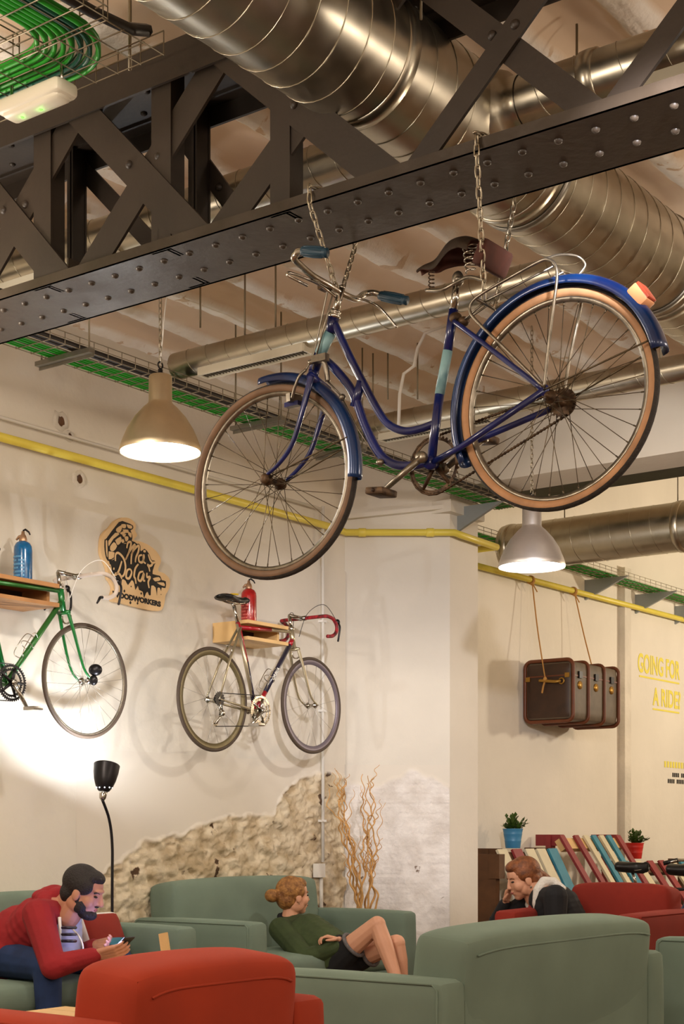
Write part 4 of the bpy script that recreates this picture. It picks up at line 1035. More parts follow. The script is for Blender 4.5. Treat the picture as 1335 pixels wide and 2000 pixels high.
road(b2, r1, U, N, dict(tyre=M['tubular'], wall=M['tubular'], rim=M['gold_rim'], rim2=M['violet_rim'], spoke=M['spoke_light'], nsp=16, frame=M['champ'], fork=M['champ'], tape=M['redtape'], saddle=M['black'], sadband=True,
     bands=[((.425, -.06), (.405, .01), .0155, M['red'], 'red lower end of seat tube'), ((.405, .01), (.34, .26), .0155, M['navy'], 'dark navy seat tube'), ((.34, .26), (.262, .51), .0155, M['red'], 'red upper seat tube'),
            ((.425, -.06), (.53, .07), .0165, M['red'], 'red lower down tube'), ((.53, .07), (.80, .40), .0165, M['navy'], 'dark navy down tube'), ((.80, .40), (.83, .435), .017, M['red'], 'red lug end'), ((.27, .48), (.6, .488), .0138, M['red'], 'red top tube')], crank=-2.5, plugs=False),
     WB=wb, R=.335, tilt=math.atan2(zf_ - zr_, wb), rimh=.034)
# lettering on its down tube
def text(s, size, mt, origin, xdir, ydir, parent=None, name='lettering', extr=.002, bold=0, sx=1.0, align='LEFT', asmesh=True, shear=0, spacing=1, fit=None):
    cu = bpy.data.curves.new(name, 'FONT'); cu.body = s; cu.size = size; cu.extrude = extr; cu.offset = bold; cu.align_x = align; cu.shear = shear; cu.space_character = spacing; cu.resolution_u = 4
    o = bpy.data.objects.new(name, cu); COL.objects.link(o)
    X = Vector(xdir).normalized(); Y = Vector(ydir).normalized(); Z = X.cross(Y)
    mtx = Matrix((X * sx, Y, Z)).transposed().to_4x4(); 
    bpy.context.view_layer.update(); dg = bpy.context.evaluated_depsgraph_get()
    me = bpy.data.meshes.new_from_object(o.evaluated_get(dg)); bpy.data.objects.remove(o)
    if fit:
        xs = [v.co.x for v in me.vertices]; x0, x1 = min(xs), max(xs); k_ = fit[0] / (x1 - x0); ys = [v.co.y for v in me.vertices]; k2 = fit[1] / (max(ys) - min(ys))
        for v in me.vertices: v.co.x = (v.co.x - x0) * k_; v.co.y *= k2
    me.transform(mtx); off = root_of(parent).location if parent else Vector((0, 0, 0))
    me.transform(Matrix.Translation(Vector(origin) - (off if parent else Vector((0, 0, 0)))))
    me.materials.clear(); me.materials.append(mt)
    ob = bpy.data.objects.new(name, me); COL.objects.link(ob)
    if parent: ob.parent = parent
    return ob
tl = math.atan2(zf_ - zr_, wb); fd = (U * math.cos(tl) + UP * math.sin(tl)); vz = (UP * math.cos(tl) - U * math.sin(tl))
pd = lambda x, y, l=0: r1 + fd * x + vz * y + N * l
dd = (pd(.80, .40) - pd(.53, .07)).normalized()
text('ORBEA', .034, M['white'], pd(.60, .148, .017), dd, N.cross(dd), b2, 'frame_lettering', .0005, .0006)
p0 = PT(167, 1330, TB_); s0_ = st(p0)[0]; o3 = W(s0_ - 1.02, TB_, p0.z)
b3 = thing('bicycle', 'green racing bicycle with white bar tape hung on the wall at left', 'bicycle', o3, 'bicycles on show')
road(b3, o3, U, N, dict(tyre=M['tubular'], wall=M['tubular'], rim=M['rim'], spoke=M['spoke_light'], nsp=28, frame=M['green_dk'], fork=M['green'], tape=M['whitetape'], saddle=M['black'], ring=M['blackmetal'], plugs=True, cable=M['white'], crank=-1.0,
     bands=[((.822, .515), (.845, .385), .0188, M['green'], 'bright green head tube'), ((.425, -.06), (.262, .505), .0152, M['green'], 'bright green seat tube')]), WB=1.02, R=.335)
mb = MB(); mb.ell(o3 + U * 1.03 + UP * .06 + N * .07, (.04, .03, .035)); mb.ell(o3 + U * 1.02 + UP * .0 + N * .065, (.025, .02, .03)); obj('front_lamp', mb, M['blackmetal'], b3)
# two town bicycles standing behind the red armchair
for (s_, t_, lab, fr_, dz) in ((11.05, 1.21, 'black saddled town bicycle parked before the low striped bench', M['blackmetal'], 0), (10.4, 1.94, 'blue town bicycle parked at the right edge, nearer of the two', M['blue'], 0)):
    o = W(s_, t_ - .02, .345 - .12 + .06); b = thing('bicycle', lab, 'bicycle', o, 'parked town bicycles')
    road(b, o, N, -U, dict(tyre=M['tyre'], wall=M['tyre'], rim=M['alu'], spoke=M['spoke_light'], nsp=28, frame=fr_, fork=fr_, tape=M['black'], saddle=M['black']), WB=1.05, R=.285, flat=True, bottle=False)
# ---------------------------------------------------------------- shelves, bottles, sign on the left wall
def shelf(s0, s1, zt, zb, label, mt):
    t = thing('wall_shelf', label, 'shelf', W((s0 + s1) / 2, .03, zb), 'wooden bicycle wall boxes')
    a, b = .03, .335; th = .022; mb = MB()
    for z in (zt - th / 2, zb + th / 2): mb.box(W((s0 + s1) / 2, (a + b) / 2, z), ((s1 - s0) / 2, (b - a) / 2, th / 2), (U, N, UP))
    mb.box(W((s0 + s1) / 2, a + .006, (zt + zb) / 2), ((s1 - s0) / 2, .006, (zt - zb) / 2 - th), (U, N, UP))
    for s in (s0 + th / 2, s1 - th / 2): mb.box(W(s, (a + b) / 2 - .04, (zt + zb) / 2), (th / 2, (b - a) / 2 - .04, (zt - zb) / 2 - th), (U, N, UP))
    obj('box_body', mb, mt, t)
    mb = MB(); mb.box(W((s0 + s1) / 2, a + .016, (zt + zb) / 2), ((s1 - s0) / 2 - th, .002, (zt - zb) / 2 - th), (U, N, UP)); obj('dark_back_sheet', mb, M['dark_int'], t)  # thin dark brown sheet across the back of the open box
    return t
def siphon(p, label, glass, etch, h=.30, R=.052):
    t = thing('soda_siphon', label, 'bottle', p, 'glass soda siphons on the wall boxes')
    mb = MB(); mb.lathe([(.001, 0), (R * .96, 0), (R, .008), (R, h * .6), (R * .95, h * .68), (R * .75, h * .745), (R * .45, h * .775), (R * .3, h * .785), (.001, h * .785)], p, UP, 28); obj('glass_body', mb, glass, t)
    mb = MB()
    for r_ in range(6):
        for k in range(9):
            a = -2.6 + .24 * k; z = h * (.12 + .07 * r_)
            if (r_ * 5 + k * 3) % 7 != 0: mb.box(p + N.lerp(-U, .0) * 0 + (N * math.cos(a) + U * math.sin(a)) * (R + .0004) + UP * z, (.0008, .0045, .005), (N * math.cos(a) + U * math.sin(a), -N * math.sin(a) + U * math.cos(a), UP))
    obj('etched_label', mb, etch, t)
    mb = MB(); z0 = h * .78; mb.lathe([(R * .42, z0), (R * .44, z0 + .01), (R * .34, z0 + .03), (R * .2, z0 + .04), (R * .16, z0 + .055), (.001, z0 + .058)], p, UP, 20)
    mb.tube([p + UP * (z0 + .03) , p + UP * (z0 + .026) - N * .02 - U * .012, p + UP * (z0 + .008) - N * .034 - U * .02], [.009, .008, .006], 8); obj('siphon_head', mb, M['brass'], t)
    mb = MB(); mb.tube([p + UP * (z0 + .058), p + UP * (z0 + .066) + N * .012 + U * .006, p + UP * (z0 + .05) + N * .03 + U * .016, p + UP * (z0 + .035) + N * .036 + U * .02], [.006, .006, .005, .004], 8); obj('lever', mb, M['blackmetal'], t)
zt_, zb_ = CZ + 1.405, CZ + 1.275
s_l = st(PT(484, 1235, .335))[0]; s_r = st(PT(563, 1240, .335))[0]
shelf(s_l, s_r, zt_, zb_, 'pine wall box holding the red racing bicycle', M['pine'])
siphon(W(s_l + (s_r - s_l) * .40, .2, zt_), 'red glass soda siphon on the pine wall box', M['redglass'], M['etch_red'])
s_r2 = st(PT(116, 1140, .335))[0]
shelf(s_r2 - .62, s_r2, zt_ + .01, zb_ + .01, 'orange brown wall box holding the green racing bicycle', M['wood_or'])
p = PT(45, 1130, .2); siphon(W(st(p)[0], .2, zt_ + .01), 'blue glass soda siphon on the orange brown wall box', M['blueglass'], M['etch'])

# sign board: outline traced on the wall plane
TS = .052
def sg(px, py, t=TS): return PT(185 + px / 8.344, 1000 + py / 8.344, t)
out = [(440, 90), (540, 95), (620, 140), (670, 220), (655, 300), (690, 380), (640, 450), (740, 480), (860, 530), (960, 600), (1040, 690), (1080, 800), (1030, 950), (1130, 1000), (1210, 1080), (1225, 1180), (1200, 1270), (1150, 1360), (1140, 1450), (1120, 1540), (1080, 1600), (1000, 1612), (850, 1590), (600, 1530), (420, 1480), (300, 1460), (270, 1380), (300, 1250), (265, 1150), (215, 1080), (210, 950), (180, 850), (110, 700), (100, 560), (120, 400), (170, 320), (250, 250), (330, 150)]
sgn = thing('woodworkers_sign', 'cut out plywood sign with black dripping logo reading WOODWORKERS', 'sign', sg(600, 850, .03))
pts = [sg(a, b) for a, b in out]
sm_ = smooth(pts + [pts[0]], 4)[:-1]
def flat(outline, t0_, t1_, mb=None):
    """prism on the wall plane; outline at any t"""
    mb = mb or MB(); lo = [p - N * (p.dot(N) + T0 - t0_) for p in outline]
    mb.poly(lo, N * (t1_ - t0_)); return mb
obj('board', flat(sm_, .028, TS), M['ply'], sgn)
def ink(outl, lay=0, m='ink', k=3, name='black_print'):
    p = [sg(a, b) for a, b in outl]; p = smooth(p + [p[0]], k)[:-1] if k else p
    return obj(name, flat(p, TS, TS + .0008 + lay * .0006), M[m], sgn)
ink([(200, 790), (330, 770), (330, 640), (380, 560), (430, 510), (520, 520), (600, 470), (700, 530), (750, 640), (810, 600), (880, 680), (900, 780), (980, 800), (960, 900), (940, 1010), (1060, 1040), (1090, 1110), (1155, 1130), (1150, 1240), (1090, 1230), (1080, 1290), (1060, 1240), (1020, 1240), (1010, 1360), (990, 1230), (920, 1200), (910, 1350), (880, 1350), (860, 1300), (830, 1330), (800, 1400), (780, 1300), (720, 1270), (700, 1200), (660, 1270), (640, 1160), (600, 1110), (540, 1190), (500, 1120), (440, 1100), (430, 1250), (400, 1150), (330, 1080), (270, 1050), (280, 960), (260, 860), (245, 850), (230, 800)], 0, k=2)
ink([(160, 440), (190, 430), (390, 165), (500, 165), (620, 220), (615, 280), (580, 300), (610, 380), (600, 470), (540, 500), (440, 520), (330, 650), (310, 760), (210, 795), (170, 690), (155, 560)], 0, k=2)
for o_ in ([(175, 470), (200, 470), (205, 740), (180, 640)], [(350, 270), (430, 215), (440, 270), (400, 340), (345, 310)], [(430, 200), (500, 200), (500, 260), (450, 260)], [(515, 200), (600, 225), (600, 270), (540, 260)], [(450, 285), (540, 290), (540, 340), (480, 330)], [(540, 320), (595, 350), (590, 420), (545, 370)],
           [(440, 360), (510, 360), (470, 410)], [(330, 460), (420, 400), (430, 480), (370, 540)], [(250, 560), (310, 490), (360, 560), (300, 640), (250, 620)], [(220, 470), (330, 340), (400, 360), (300, 440), (225, 560)], [(225, 640), (320, 660), (310, 740), (225, 770)], [(480, 400), (540, 400), (540, 460), (500, 480)], [(410, 340), (470, 310), (500, 345), (430, 365)],
           [(430, 460), (460, 440), (480, 490), (445, 505)], [(945, 1080), (1040, 1060), (1070, 1110), (980, 1130)], [(1010, 1150), (1120, 1150), (1135, 1210), (1050, 1180)]): ink(o_, 1, 'ply', 2, 'wood_tone_print')
def stroke(pts_, w=19, lay=3, m='ply', name='script_lettering'):
    if m == 'ply': stroke(pts_, w + 14, 1, 'ink', 'black_print')
    """light brush stroke, a flat ribbon"""
    p = smooth([sg(a, b, TS + .001 + lay * .0006) for a, b in pts_], 5); w = w / 8.344 / F * 9.0; mb = MB(); n = len(p); vs = []
    for i in range(n):
        d = (p[min(n - 1, i + 1)] - p[max(0, i - 1)]).normalized(); q = d.cross(N).normalized(); f = .75 + .35 * math.sin(PI * i / (n - 1)); vs += [p[i] - q * w * f, p[i] + q * w * f]
    mb.add(vs + [v + N * .0005 for v in vs], [(2 * i, 2 * i + 1, 2 * i + 3, 2 * i + 2) for i in range(n - 1)] + [(2 * n + 2 * i, 2 * n + 2 * i + 2, 2 * n + 2 * i + 3, 2 * n + 2 * i + 1) for i in range(n - 1)], False)
    return obj(name, mb, M[m], sgn)
for s in ([(520, 590), (540, 500), (590, 500), (560, 640), (500, 780)], [(500, 780), (560, 650), (640, 540), (650, 560), (600, 700), (590, 850)], [(590, 700), (650, 600), (715, 550), (710, 640), (670, 740), (660, 820)], [(770, 700), (720, 720), (720, 800), (770, 820), (800, 740), (795, 700), (790, 800), (830, 840)], [(790, 640), (830, 640)], [(870, 690), (900, 780), (940, 840), (900, 880), (860, 860), (880, 900), (895, 970)], [(940, 830), (980, 820)],
          [(335, 800), (340, 690), (390, 670), (470, 760), (500, 900), (470, 1030), (420, 1050)], [(440, 800), (380, 980), (310, 1030), (285, 1000)], [(330, 1000), (400, 1010), (440, 1090)], [(580, 930), (530, 950), (510, 1060), (560, 1080), (600, 990), (580, 930)], [(710, 850), (660, 920), (640, 1040), (660, 1090), (670, 1170)], [(790, 970), (730, 990), (705, 1090), (750, 1120), (800, 1000), (790, 1110), (820, 1120)], [(850, 990), (850, 1060), (900, 1060), (870, 1140), (885, 1240)], [(300, 920), (320, 930)]): stroke(s)
xd = (sg(1080, 1500) - sg(320, 1330)).normalized(); yd = (sg(330, 1290) - sg(330, 1370)).normalized()
text('WOODWORKERS', .055, M['ink'], sg(285, 1368, TS + .001), xd, UP, sgn, 'woodworkers_lettering', .0006, .0034, fit=((sg(1075, 1500) - sg(285, 1360)).length, .036))
for a, b, r_ in ((578, 1480, 16), (695, 1490, 13), (755, 1330, 12), (590, 1215, 8), (245, 890, 6), (1078, 1345, 5), (480, 1290, 14)):
    ink([(a - r_, b), (a, b - r_ * 1.9), (a + r_, b), (a, b + r_ * 1.5)], 1, 'ink', 3, 'ink_drop')

# ---------------------------------------------------------------- lettering on the right wall
def wtext(s, pxl, pyb, size, sx, mt, name):
    q = st(PT(pxl, pyb, .002)); return text(s, size, mt, W(q[0], .002, q[2]), U, UP, None, name, .002, .004 if size > .1 else 0, sx=sx)
wt = thing('wall_lettering', 'yellow painted words GOING FOR A RIDE? on the right wall', 'lettering', W(14.1, .002, 2.7))
q1 = st(PT(1245, 1311, .002)); q2 = st(PT(1274, 1376, .002))
text('GOING FOR', .285, M['ytext'], W(q1[0], .003, q1[2]), U, UP, wt, 'words', .001, .007, fit=(st(PT(1327, 1300, .002))[0] - q1[0], .20))
text('A RIDE?', .285, M['ytext'], W(q2[0], .003, q2[2]), U, UP, wt, 'words', .001, .007, fit=(st(PT(1328, 1300, .002))[0] - q2[0], .19))
mb = MB(); mb.box(W(q1[0] + .52, .003, q1[2] - .045), (.49, .001, .009), (U, N, UP)); mb.box(W(q2[0] + .33, .003, q2[2] - .045), (.33, .001, .009), (U, N, UP)); obj('underline', mb, M['ytext'], wt)
q3 = st(PT(1296, 1496, .002)); mb = MB()
for k in range(16): mb.box(W(q3[0] + .03 + .07 * k, .003, q3[2] + .02), (.022, .001, .032), (U, N, UP)); 
obj('small_words', mb, M['ytext'], wt, label='small illegible yellow line')
mb = MB()
for row, px in ((0, 1312), (1, 1303)):
    q = st(PT(px, 1516 + row * 12, .002))
    for k in range(20):
        if k % 6 != 4: mb.box(W(q[0] + .02 + .045 * k, .003, q[2] + .015), (.014, .001, .022), (U, N, UP))
obj('small_words', mb, M['ink'], wt, label='two small illegible dark lines')

# ---------------------------------------------------------------- floor lamp
lp = PT(201, 1522, .55); fl = thing('floor_lamp', 'black floor lamp with perforated metal cone throwing light up the wall', 'floor lamp', (lp.x, lp.y, 0))
ax = (UP * .96 - N * .14 - U * .03).normalized(); ax = (UP * .93 - N * .14 + U * .30).normalized()
o = PT(202, 1546, .55); mb = MB(); k_ = 1.0
mb.lathe([(.022, 0), (.034, .008), (.05, .035), (.062, .07), (.07, .11), (.074, .155), (.0745, .16), (.072, .16), (.066, .11), (.055, .06), (.03, .02)], o, ax, 36); shade_o = obj('lamp_shade', mb, M['blackmetal'], fl)
mb = MB()
for k in range(9): a = 2 * PI * k / 9; d = (N * math.cos(a) + U * math.sin(a)); mb.ell(o + d * .0435 + ax * .024, (.0035, .0035, .0035), None, 8, 6)
obj('vent_hole', mb, M['glow'], shade_o, label='lit perforations')
mb = MB(); mb.lathe([(.001, -.052), (.012, -.05), (.019, -.04), (.021, -.02), (.024, 0), (.001, .004)], o, ax, 20); obj('lamp_holder', mb, M['chrome'], fl)
mb = MB(); mb.ell(o + ax * .06, (.028, .028, .034)); obj('bulb', mb, M['glow'], fl)
mb = MB(); b0 = o - ax * .05; base = PT(218, 1700, .55)
mb.tube(smooth([b0, PT(213, 1600, .55), PT(219, 1650, .55), PT(219, 1740, .55), Vector((PT(219, 1740, .55).x, PT(219, 1740, .55).y, .02))]), .0085, 10); obj('pole', mb, M['blackmetal'], fl)
mb = MB(); e = PT(219, 1740, .55); mb.lathe([(.001, 0), (.13, 0), (.13, .018), (.12, .024), (.001, .026)], (e.x, e.y, 0), UP, 32); obj('base', mb, M['blackmetal'], fl)
L = bpy.data.lights.new('floor lamp light', 'POINT'); L.energy = 24; L.color = (.92, .95, 1); L.shadow_soft_size = .02
lo = bpy.data.objects.new('floor lamp light', L); COL.objects.link(lo); lo.location = o + ax * .15

# ---------------------------------------------------------------- curly branches in a vase behind the sofa
vb = PT(700, 1800, .42); vb = Vector((vb.x, vb.y - .0, 0)); vs_ = st(vb)
bv = thing('branch_vase', 'tall dark vase of tan curly willow twigs in the corner behind the sofa', 'plant', vb)
mb = MB(); mb.lathe([(.001, 0), (.11, 0), (.13, .02), (.14, .2), (.1, .45), (.075, .6), (.08, .64), (.07, .64), (.065, .6), (.06, .5), (.001, .5)], vb, UP, 28); obj('vase', mb, M['darkwood'], bv)
def twig(pp, D0, r, seed, subs=True):
    rnd = random.Random(seed); pts = [PD(a, b, D0 + rnd.uniform(-.05, .05)) for a, b in pp]; path = smooth(pts, 10)
    for i, p_ in enumerate(path): path[i] = p_ + Vector((math.sin(i * .75 + seed) * .008, math.cos(i * .6 + seed * 2) * .01, 0))
    n = len(path); mb = MB(); mb.tube(path, [r * (1 - .72 * i / n) for i in range(n)], 6)
    if subs:
        for _ in range(3):
            i = rnd.randint(n // 4, n - 8); q = path[i]; L_ = rnd.uniform(.15, .35); sx = rnd.choice((-1, 1)); pq = [q]
            for j in range(1, 12): pq.append(q + Vector((sx * .05 * j / 11 + .014 * math.sin(j * 1.3 + seed), rnd.uniform(-.01, .01), L_ * j / 11)))
            mb.tube(smooth(pq, 3), [r * .45 * (1 - .6 * k / 34) for k in range(34)], 5)
    return mb
DV = vb.y
for i, pp in enumerate(([(706, 1800), (702, 1740), (690, 1690), (684, 1640), (672, 1590), (665, 1550), (656, 1528)], [(708, 1800), (698, 1750), (692, 1700), (678, 1650), (668, 1610), (660, 1580), (672, 1545), (674, 1520)],
    [(704, 1800), (696, 1760), (684, 1720), (680, 1670), (664, 1630), (662, 1600), (640, 1575), (645, 1540)], [(710, 1800), (722, 1740), (726, 1690), (718, 1640), (730, 1600), (716, 1560), (720, 1515)],
    [(712, 1800), (716, 1750), (730, 1690), (722, 1660), (712, 1620), (706, 1580), (710, 1550), (706, 1512)], [(714, 1800), (730, 1750), (722, 1700), (734, 1650), (720, 1600), (732, 1580), (722, 1540), (728, 1520)],
    [(708, 1800), (706, 1750), (712, 1700), (706, 1670), (712, 1640), (722, 1600), (728, 1560), (716, 1530)], [(704, 1800), (694, 1740), (686, 1700), (694, 1660), (676, 1620), (670, 1590), (660, 1560)], [(706, 1800), (700, 1760), (704, 1710), (690, 1660), (682, 1640), (672, 1600), (676, 1570), (668, 1540)],
    [(712, 1800), (738, 1760), (724, 1720), (716, 1680), (724, 1640)])):
    obj('twig', twig(pp, DV - .02, .0085, i + 1), M['twig'], bv)

# ---------------------------------------------------------------- trunk hung from the pipe
tb = W(11.78, .03, CZ + 1.0); tk = thing('steamer_trunk', 'old brown steamer trunk with wooden ribs hung by ropes on the right wall', 'trunk', tb)
w_, l_, h_ = .46, .92, .52; c_ = tb + N * w_ / 2 + U * l_ / 2 + UP * h_ / 2
mb = MB(); mb.rbox(c_, (l_ / 2, w_ / 2, h_ / 2), .05, (U, N, UP), 8); 
for i, f in enumerate(mb.f):
    p = sum((mb.v[k] for k in f), Vector()) / len(f); mb.mi[i] = 0 if abs((p - c_).dot(U)) > l_ / 2 - .01 else 1
obj('body', mb, [M['trunk'], M['trunkside']], tk)
def band(mb, x, w, off=.008):
    ring = []; hw, hh, r = w_ / 2 + off, h_ / 2 + off, .06
    for cx, cz, a0 in ((1, 1, 0), (-1, 1, 1), (-1, -1, 2), (1, -1, 3)):
        for k in range(6): a = PI / 2 * (a0 + k / 5); ring.append(c_ + N * (cx * (hw - r) + r * math.cos(a)) + UP * (cz * (hh - r) + r * math.sin(a)) + U * x)
    mb.tube(ring, w, 8, closed=True, up=U)
for x in (-l_ / 2 + .02, -l_ / 6, l_ / 6, l_ / 2 - .02): mb = MB(); band(mb, x, .017); obj('wooden_rib', mb, M['trunkrib'], tk)
mb = MB(); mb.box(c_ + UP * .13 + N * (w_ / 2), (l_ / 2 - .02, .004, .006), (U, N, UP)); mb.box(c_ + UP * .13 - U * (l_ / 2), (.003, w_ / 2 - .03, .006), (U, N, UP)); obj('lid_seam', mb, M['trunkrib'], tk)
for x in (-l_ / 3, 0, l_ / 3):
    mb = MB(); mb.box(c_ + U * x + N * (w_ / 2 + .008) + UP * .14, (.03, .008, .03), (U, N, UP)); obj('latch', mb, M['blackmetal'], tk); mb = MB(); mb.lathe([(.001, .012), (.035, .01), (.037, 0)], c_ + U * x + N * (w_ / 2) + UP * .05, N, 20); obj('lock_plate', mb, M['goldpaint'], tk)
mb = MB(); hc = c_ - U * (l_ / 2 + .012) + UP * .09 + N * .03; mb.tube(smooth([hc - N * .1, hc - N * .08 - U * .02, hc + N * .06 - U * .025 - UP * .015, hc + N * .1 - UP * .01]), .014, 8); mb.torus(hc + N * .11 - UP * .01, U, .024, .007, 20, 6); obj('end_handle', mb, M['goldpaint'], tk)
for yy, zz in ((-.2, .11), (.19, .13)): mb = MB(); mb.box(c_ - U * (l_ / 2 + .002) + N * yy + UP * zz, (.003, .022, .02), (U, N, UP)); obj('corner_plate', mb, M['goldpaint'], tk)
for (px, py), tgt, nm in (((1035, 1140), hc - N * .04 - U * .02, 'near'), ((1118, 1158), c_ + U * (l_ / 2 + .03) + UP * .09, 'far')):
    s_ = st(PT(px, py, .08))[0]; top = W(s_, .115, zp + .015 - 0); pz_ = zp - .0 + .06 * (s_ - 10.3) / 9.3
    top = W(s_, .08, pz_); mb = MB(); mb.torus(top, U, .032, .008, 24, 6); mb.torus(top + U * .014, (U + UP * .2).normalized(), .033, .008, 24, 6); mb.ell(top + N * .02 - UP * .035, (.02, .02, .018))
    mb.tube(smooth([top - UP * .03 + N * .02, (top + tgt) / 2 - UP * .0, tgt + UP * .02]), .006, 6); mb.ell(tgt + UP * .01, (.018, .018, .024)); mb.tube(smooth([tgt, tgt - UP * .06 - N * .02, tgt - UP * .11 - N * .03]), .009, 6); mb.tube(smooth([top - UP * .03 + N * .02, top - UP * .07 + N * .03 + U * .03, top - UP * .1 + U * .07 + N * .03]), .006, 6)
    single('rope', mb, M['rope'], 'rope from the yellow pipe to the trunk\'s %s' % ('near end handle' if nm == 'near' else 'far end'), 'rope', top, 'ropes holding the trunk')

# ---------------------------------------------------------------- striped slatted benches against the right wall
def bench(s0, s1, zt, tt, zb, tb_, slats, label, rail=M['darkwood'], sw=.075, legm=None):
    o = thing('slatted_bench', label, 'bench', W((s0 + s1) / 2, .3, 0), 'painted slatted benches')
    top = lambda s: W(s, tt, zt); bot = lambda s: W(s, tb_, zb); d = (bot(0) - top(0)).normalized(); nrm = U.cross(d); nrm = nrm if nrm.dot(N) > 0 else -nrm
    mb = MB(); mb.box(top((s0 + s1) / 2) - nrm * .045 + d * .07, ((s1 - s0) / 2, .055, .028), (U, d, nrm)); obj('top_rail', mb, rail, o)
    mb = MB(); mb.box(bot((s0 + s1) / 2) - nrm * .045 - d * .07, ((s1 - s0) / 2, .055, .028), (U, d, nrm)); obj('lower_rail', mb, rail, o)
    for k, (q, c) in enumerate(slats):
        s = s0 + (s1 - s0) * q; mb = MB(); mb.bar(top(s) + nrm * 0, bot(s), sw, .022, U); obj('back_slat', mb, M[c], o)
    for s in (s0 + .04, s1 - .04):
        mb = MB(); mb.bar(W(s, tt - .12, zt + .0), W(s, tt - .08, 0.0), .05, .09, N); obj('leg', mb, legm or rail, o)
        mb = MB(); mb.box(W(s, (tt + .05) / 2 + .0, zt - .04), (.022, tt / 2 - .02, .05), (U, N, UP)); obj('side_block', mb, legm or rail, o)
        mb = MB(); mb.box(W(s, tb_ + .28, zb / 2 - .02), (.03, .04, zb / 2 - .02), (U, N, UP)); obj('leg', mb, legm or rail, o)
    n = 6
    for k in range(n): mb = MB(); mb.box(W((s0 + s1) / 2, tb_ - .02 + .08 * k, zb - .03), ((s1 - s0) / 2, .034, .011), (U, N, UP)); obj('seat_slat', mb, M[('cream', 'bred', 'bblue')[k % 3]], o)
    return o
def sx_(px, t): return st(PT(px, 1660, t))[0]
a, b = sx_(972, .32), sx_(1084, .32)
bench(a, b, CZ - .125, .32, .42, .66, [(.05, 'cream'), (.30, 'bred'), (.52, 'cream'), (.72, 'cream'), (.93, 'bblue')], 'slatted bench striped cream, red and blue behind the woman in black', sw=.15)
mb = MB(); mb.box(W(a - .09, .2, .52), (.03, .17, .52), (U, N, UP)); mb.box(W(a - .09, .36, CZ - .26), (.045, .05, .1), (U, N, UP)); single('side_board', mb, M['darkwood'], 'dark wooden board standing at the left end of the striped bench', 'board', W(a - .09, .2, 0))
a2, b2_ = sx_(1093, .30), sx_(1207, .30)
bench(a2, b2_, CZ - .01, .30, .45, .78, [(.02, 'bred'), (.25, 'bred'), (.41, 'cream'), (.55, 'bblue'), (.68, 'cream'), (.81, 'bblue'), (.98, 'bred')], 'tallest slatted bench, striped red, cream and blue, behind the red armchair', M['pine'], .085, M['bred'])
a3, b3_ = sx_(1214, .30), sx_(1330, .30)
bench(a3 + .05, b3_ + .3, CZ - .26, .30, .38, .70, [(.03, 'bblue'), (.17, 'cream'), (.34, 'bred'), (.5, 'bred'), (.66, 'cream'), (.8, 'bblue'), (.95, 'cream')], 'low slatted bench striped blue, cream and dark red under the red plant pot', M['darkwood'], .12)
def pot(p, R, h, m, label, cat, seed):
    t = thing('potted_plant', label, 'plant', p, 'small plants on the benches'); mb = MB()
    mb.lathe([(.001, 0), (R * .72, 0), (R * .74, .004), (R * .82, h * .35), (R * .84, h * .38), (R * .82, h * .41), (R * .92, h * .7), (R * .94, h * .73), (R * .92, h * .76), (R, h - .006), (R * 1.04, h), (R * .96, h), (R * .9, h * .85), (.001, h * .83)], p, UP, 28); obj('pot', mb, m, t)
    rnd = random.Random(seed)
    for k in range(46):
        a = rnd.uniform(0, 2 * PI); el_ = rnd.uniform(.25, 1.5); L_ = rnd.uniform(.5, 1.0) * R * 1.55; d = Vector((math.cos(a) * math.cos(el_), math.sin(a) * math.cos(el_), math.sin(el_)))
        q0 = p + UP * h * .85; mb = MB(); mb.tube([q0, q0 + d * L_ * .6, q0 + d * L_ + UP * .01], .0018, 4)
        for j in range(6):
            f = .35 + .65 * j / 5; c = q0 + d * L_ * f; ld = (d + Vector((rnd.uniform(-1, 1), rnd.uniform(-1, 1), rnd.uniform(-.3, .8)))).normalized(); sd_ = ld.cross(UP).normalized() if abs(ld.z) < .95 else N; l2 = rnd.uniform(.034, .05)
            mb.add([c, c + ld * l2 * .5 + sd_ * l2 * .32, c + ld * l2, c + ld * l2 * .5 - sd_ * l2 * .32], [(0, 1, 2, 3)], False)
        obj('leafy_stem', mb, M['leaf'], t)
p = PT(1007, 1659, .30); pot(W(st(p)[0], .27, CZ - .115), .085, .165, M['bluepot'], 'small leafy plant in a blue pot on the left bench', 'plant', 3)
p = PT(1246, 1680, .28); pot(W(st(p)[0], .24, CZ - .235), .09, .155, M['redpot'], 'small leafy plant in a red pot on the low bench', 'plant', 4)

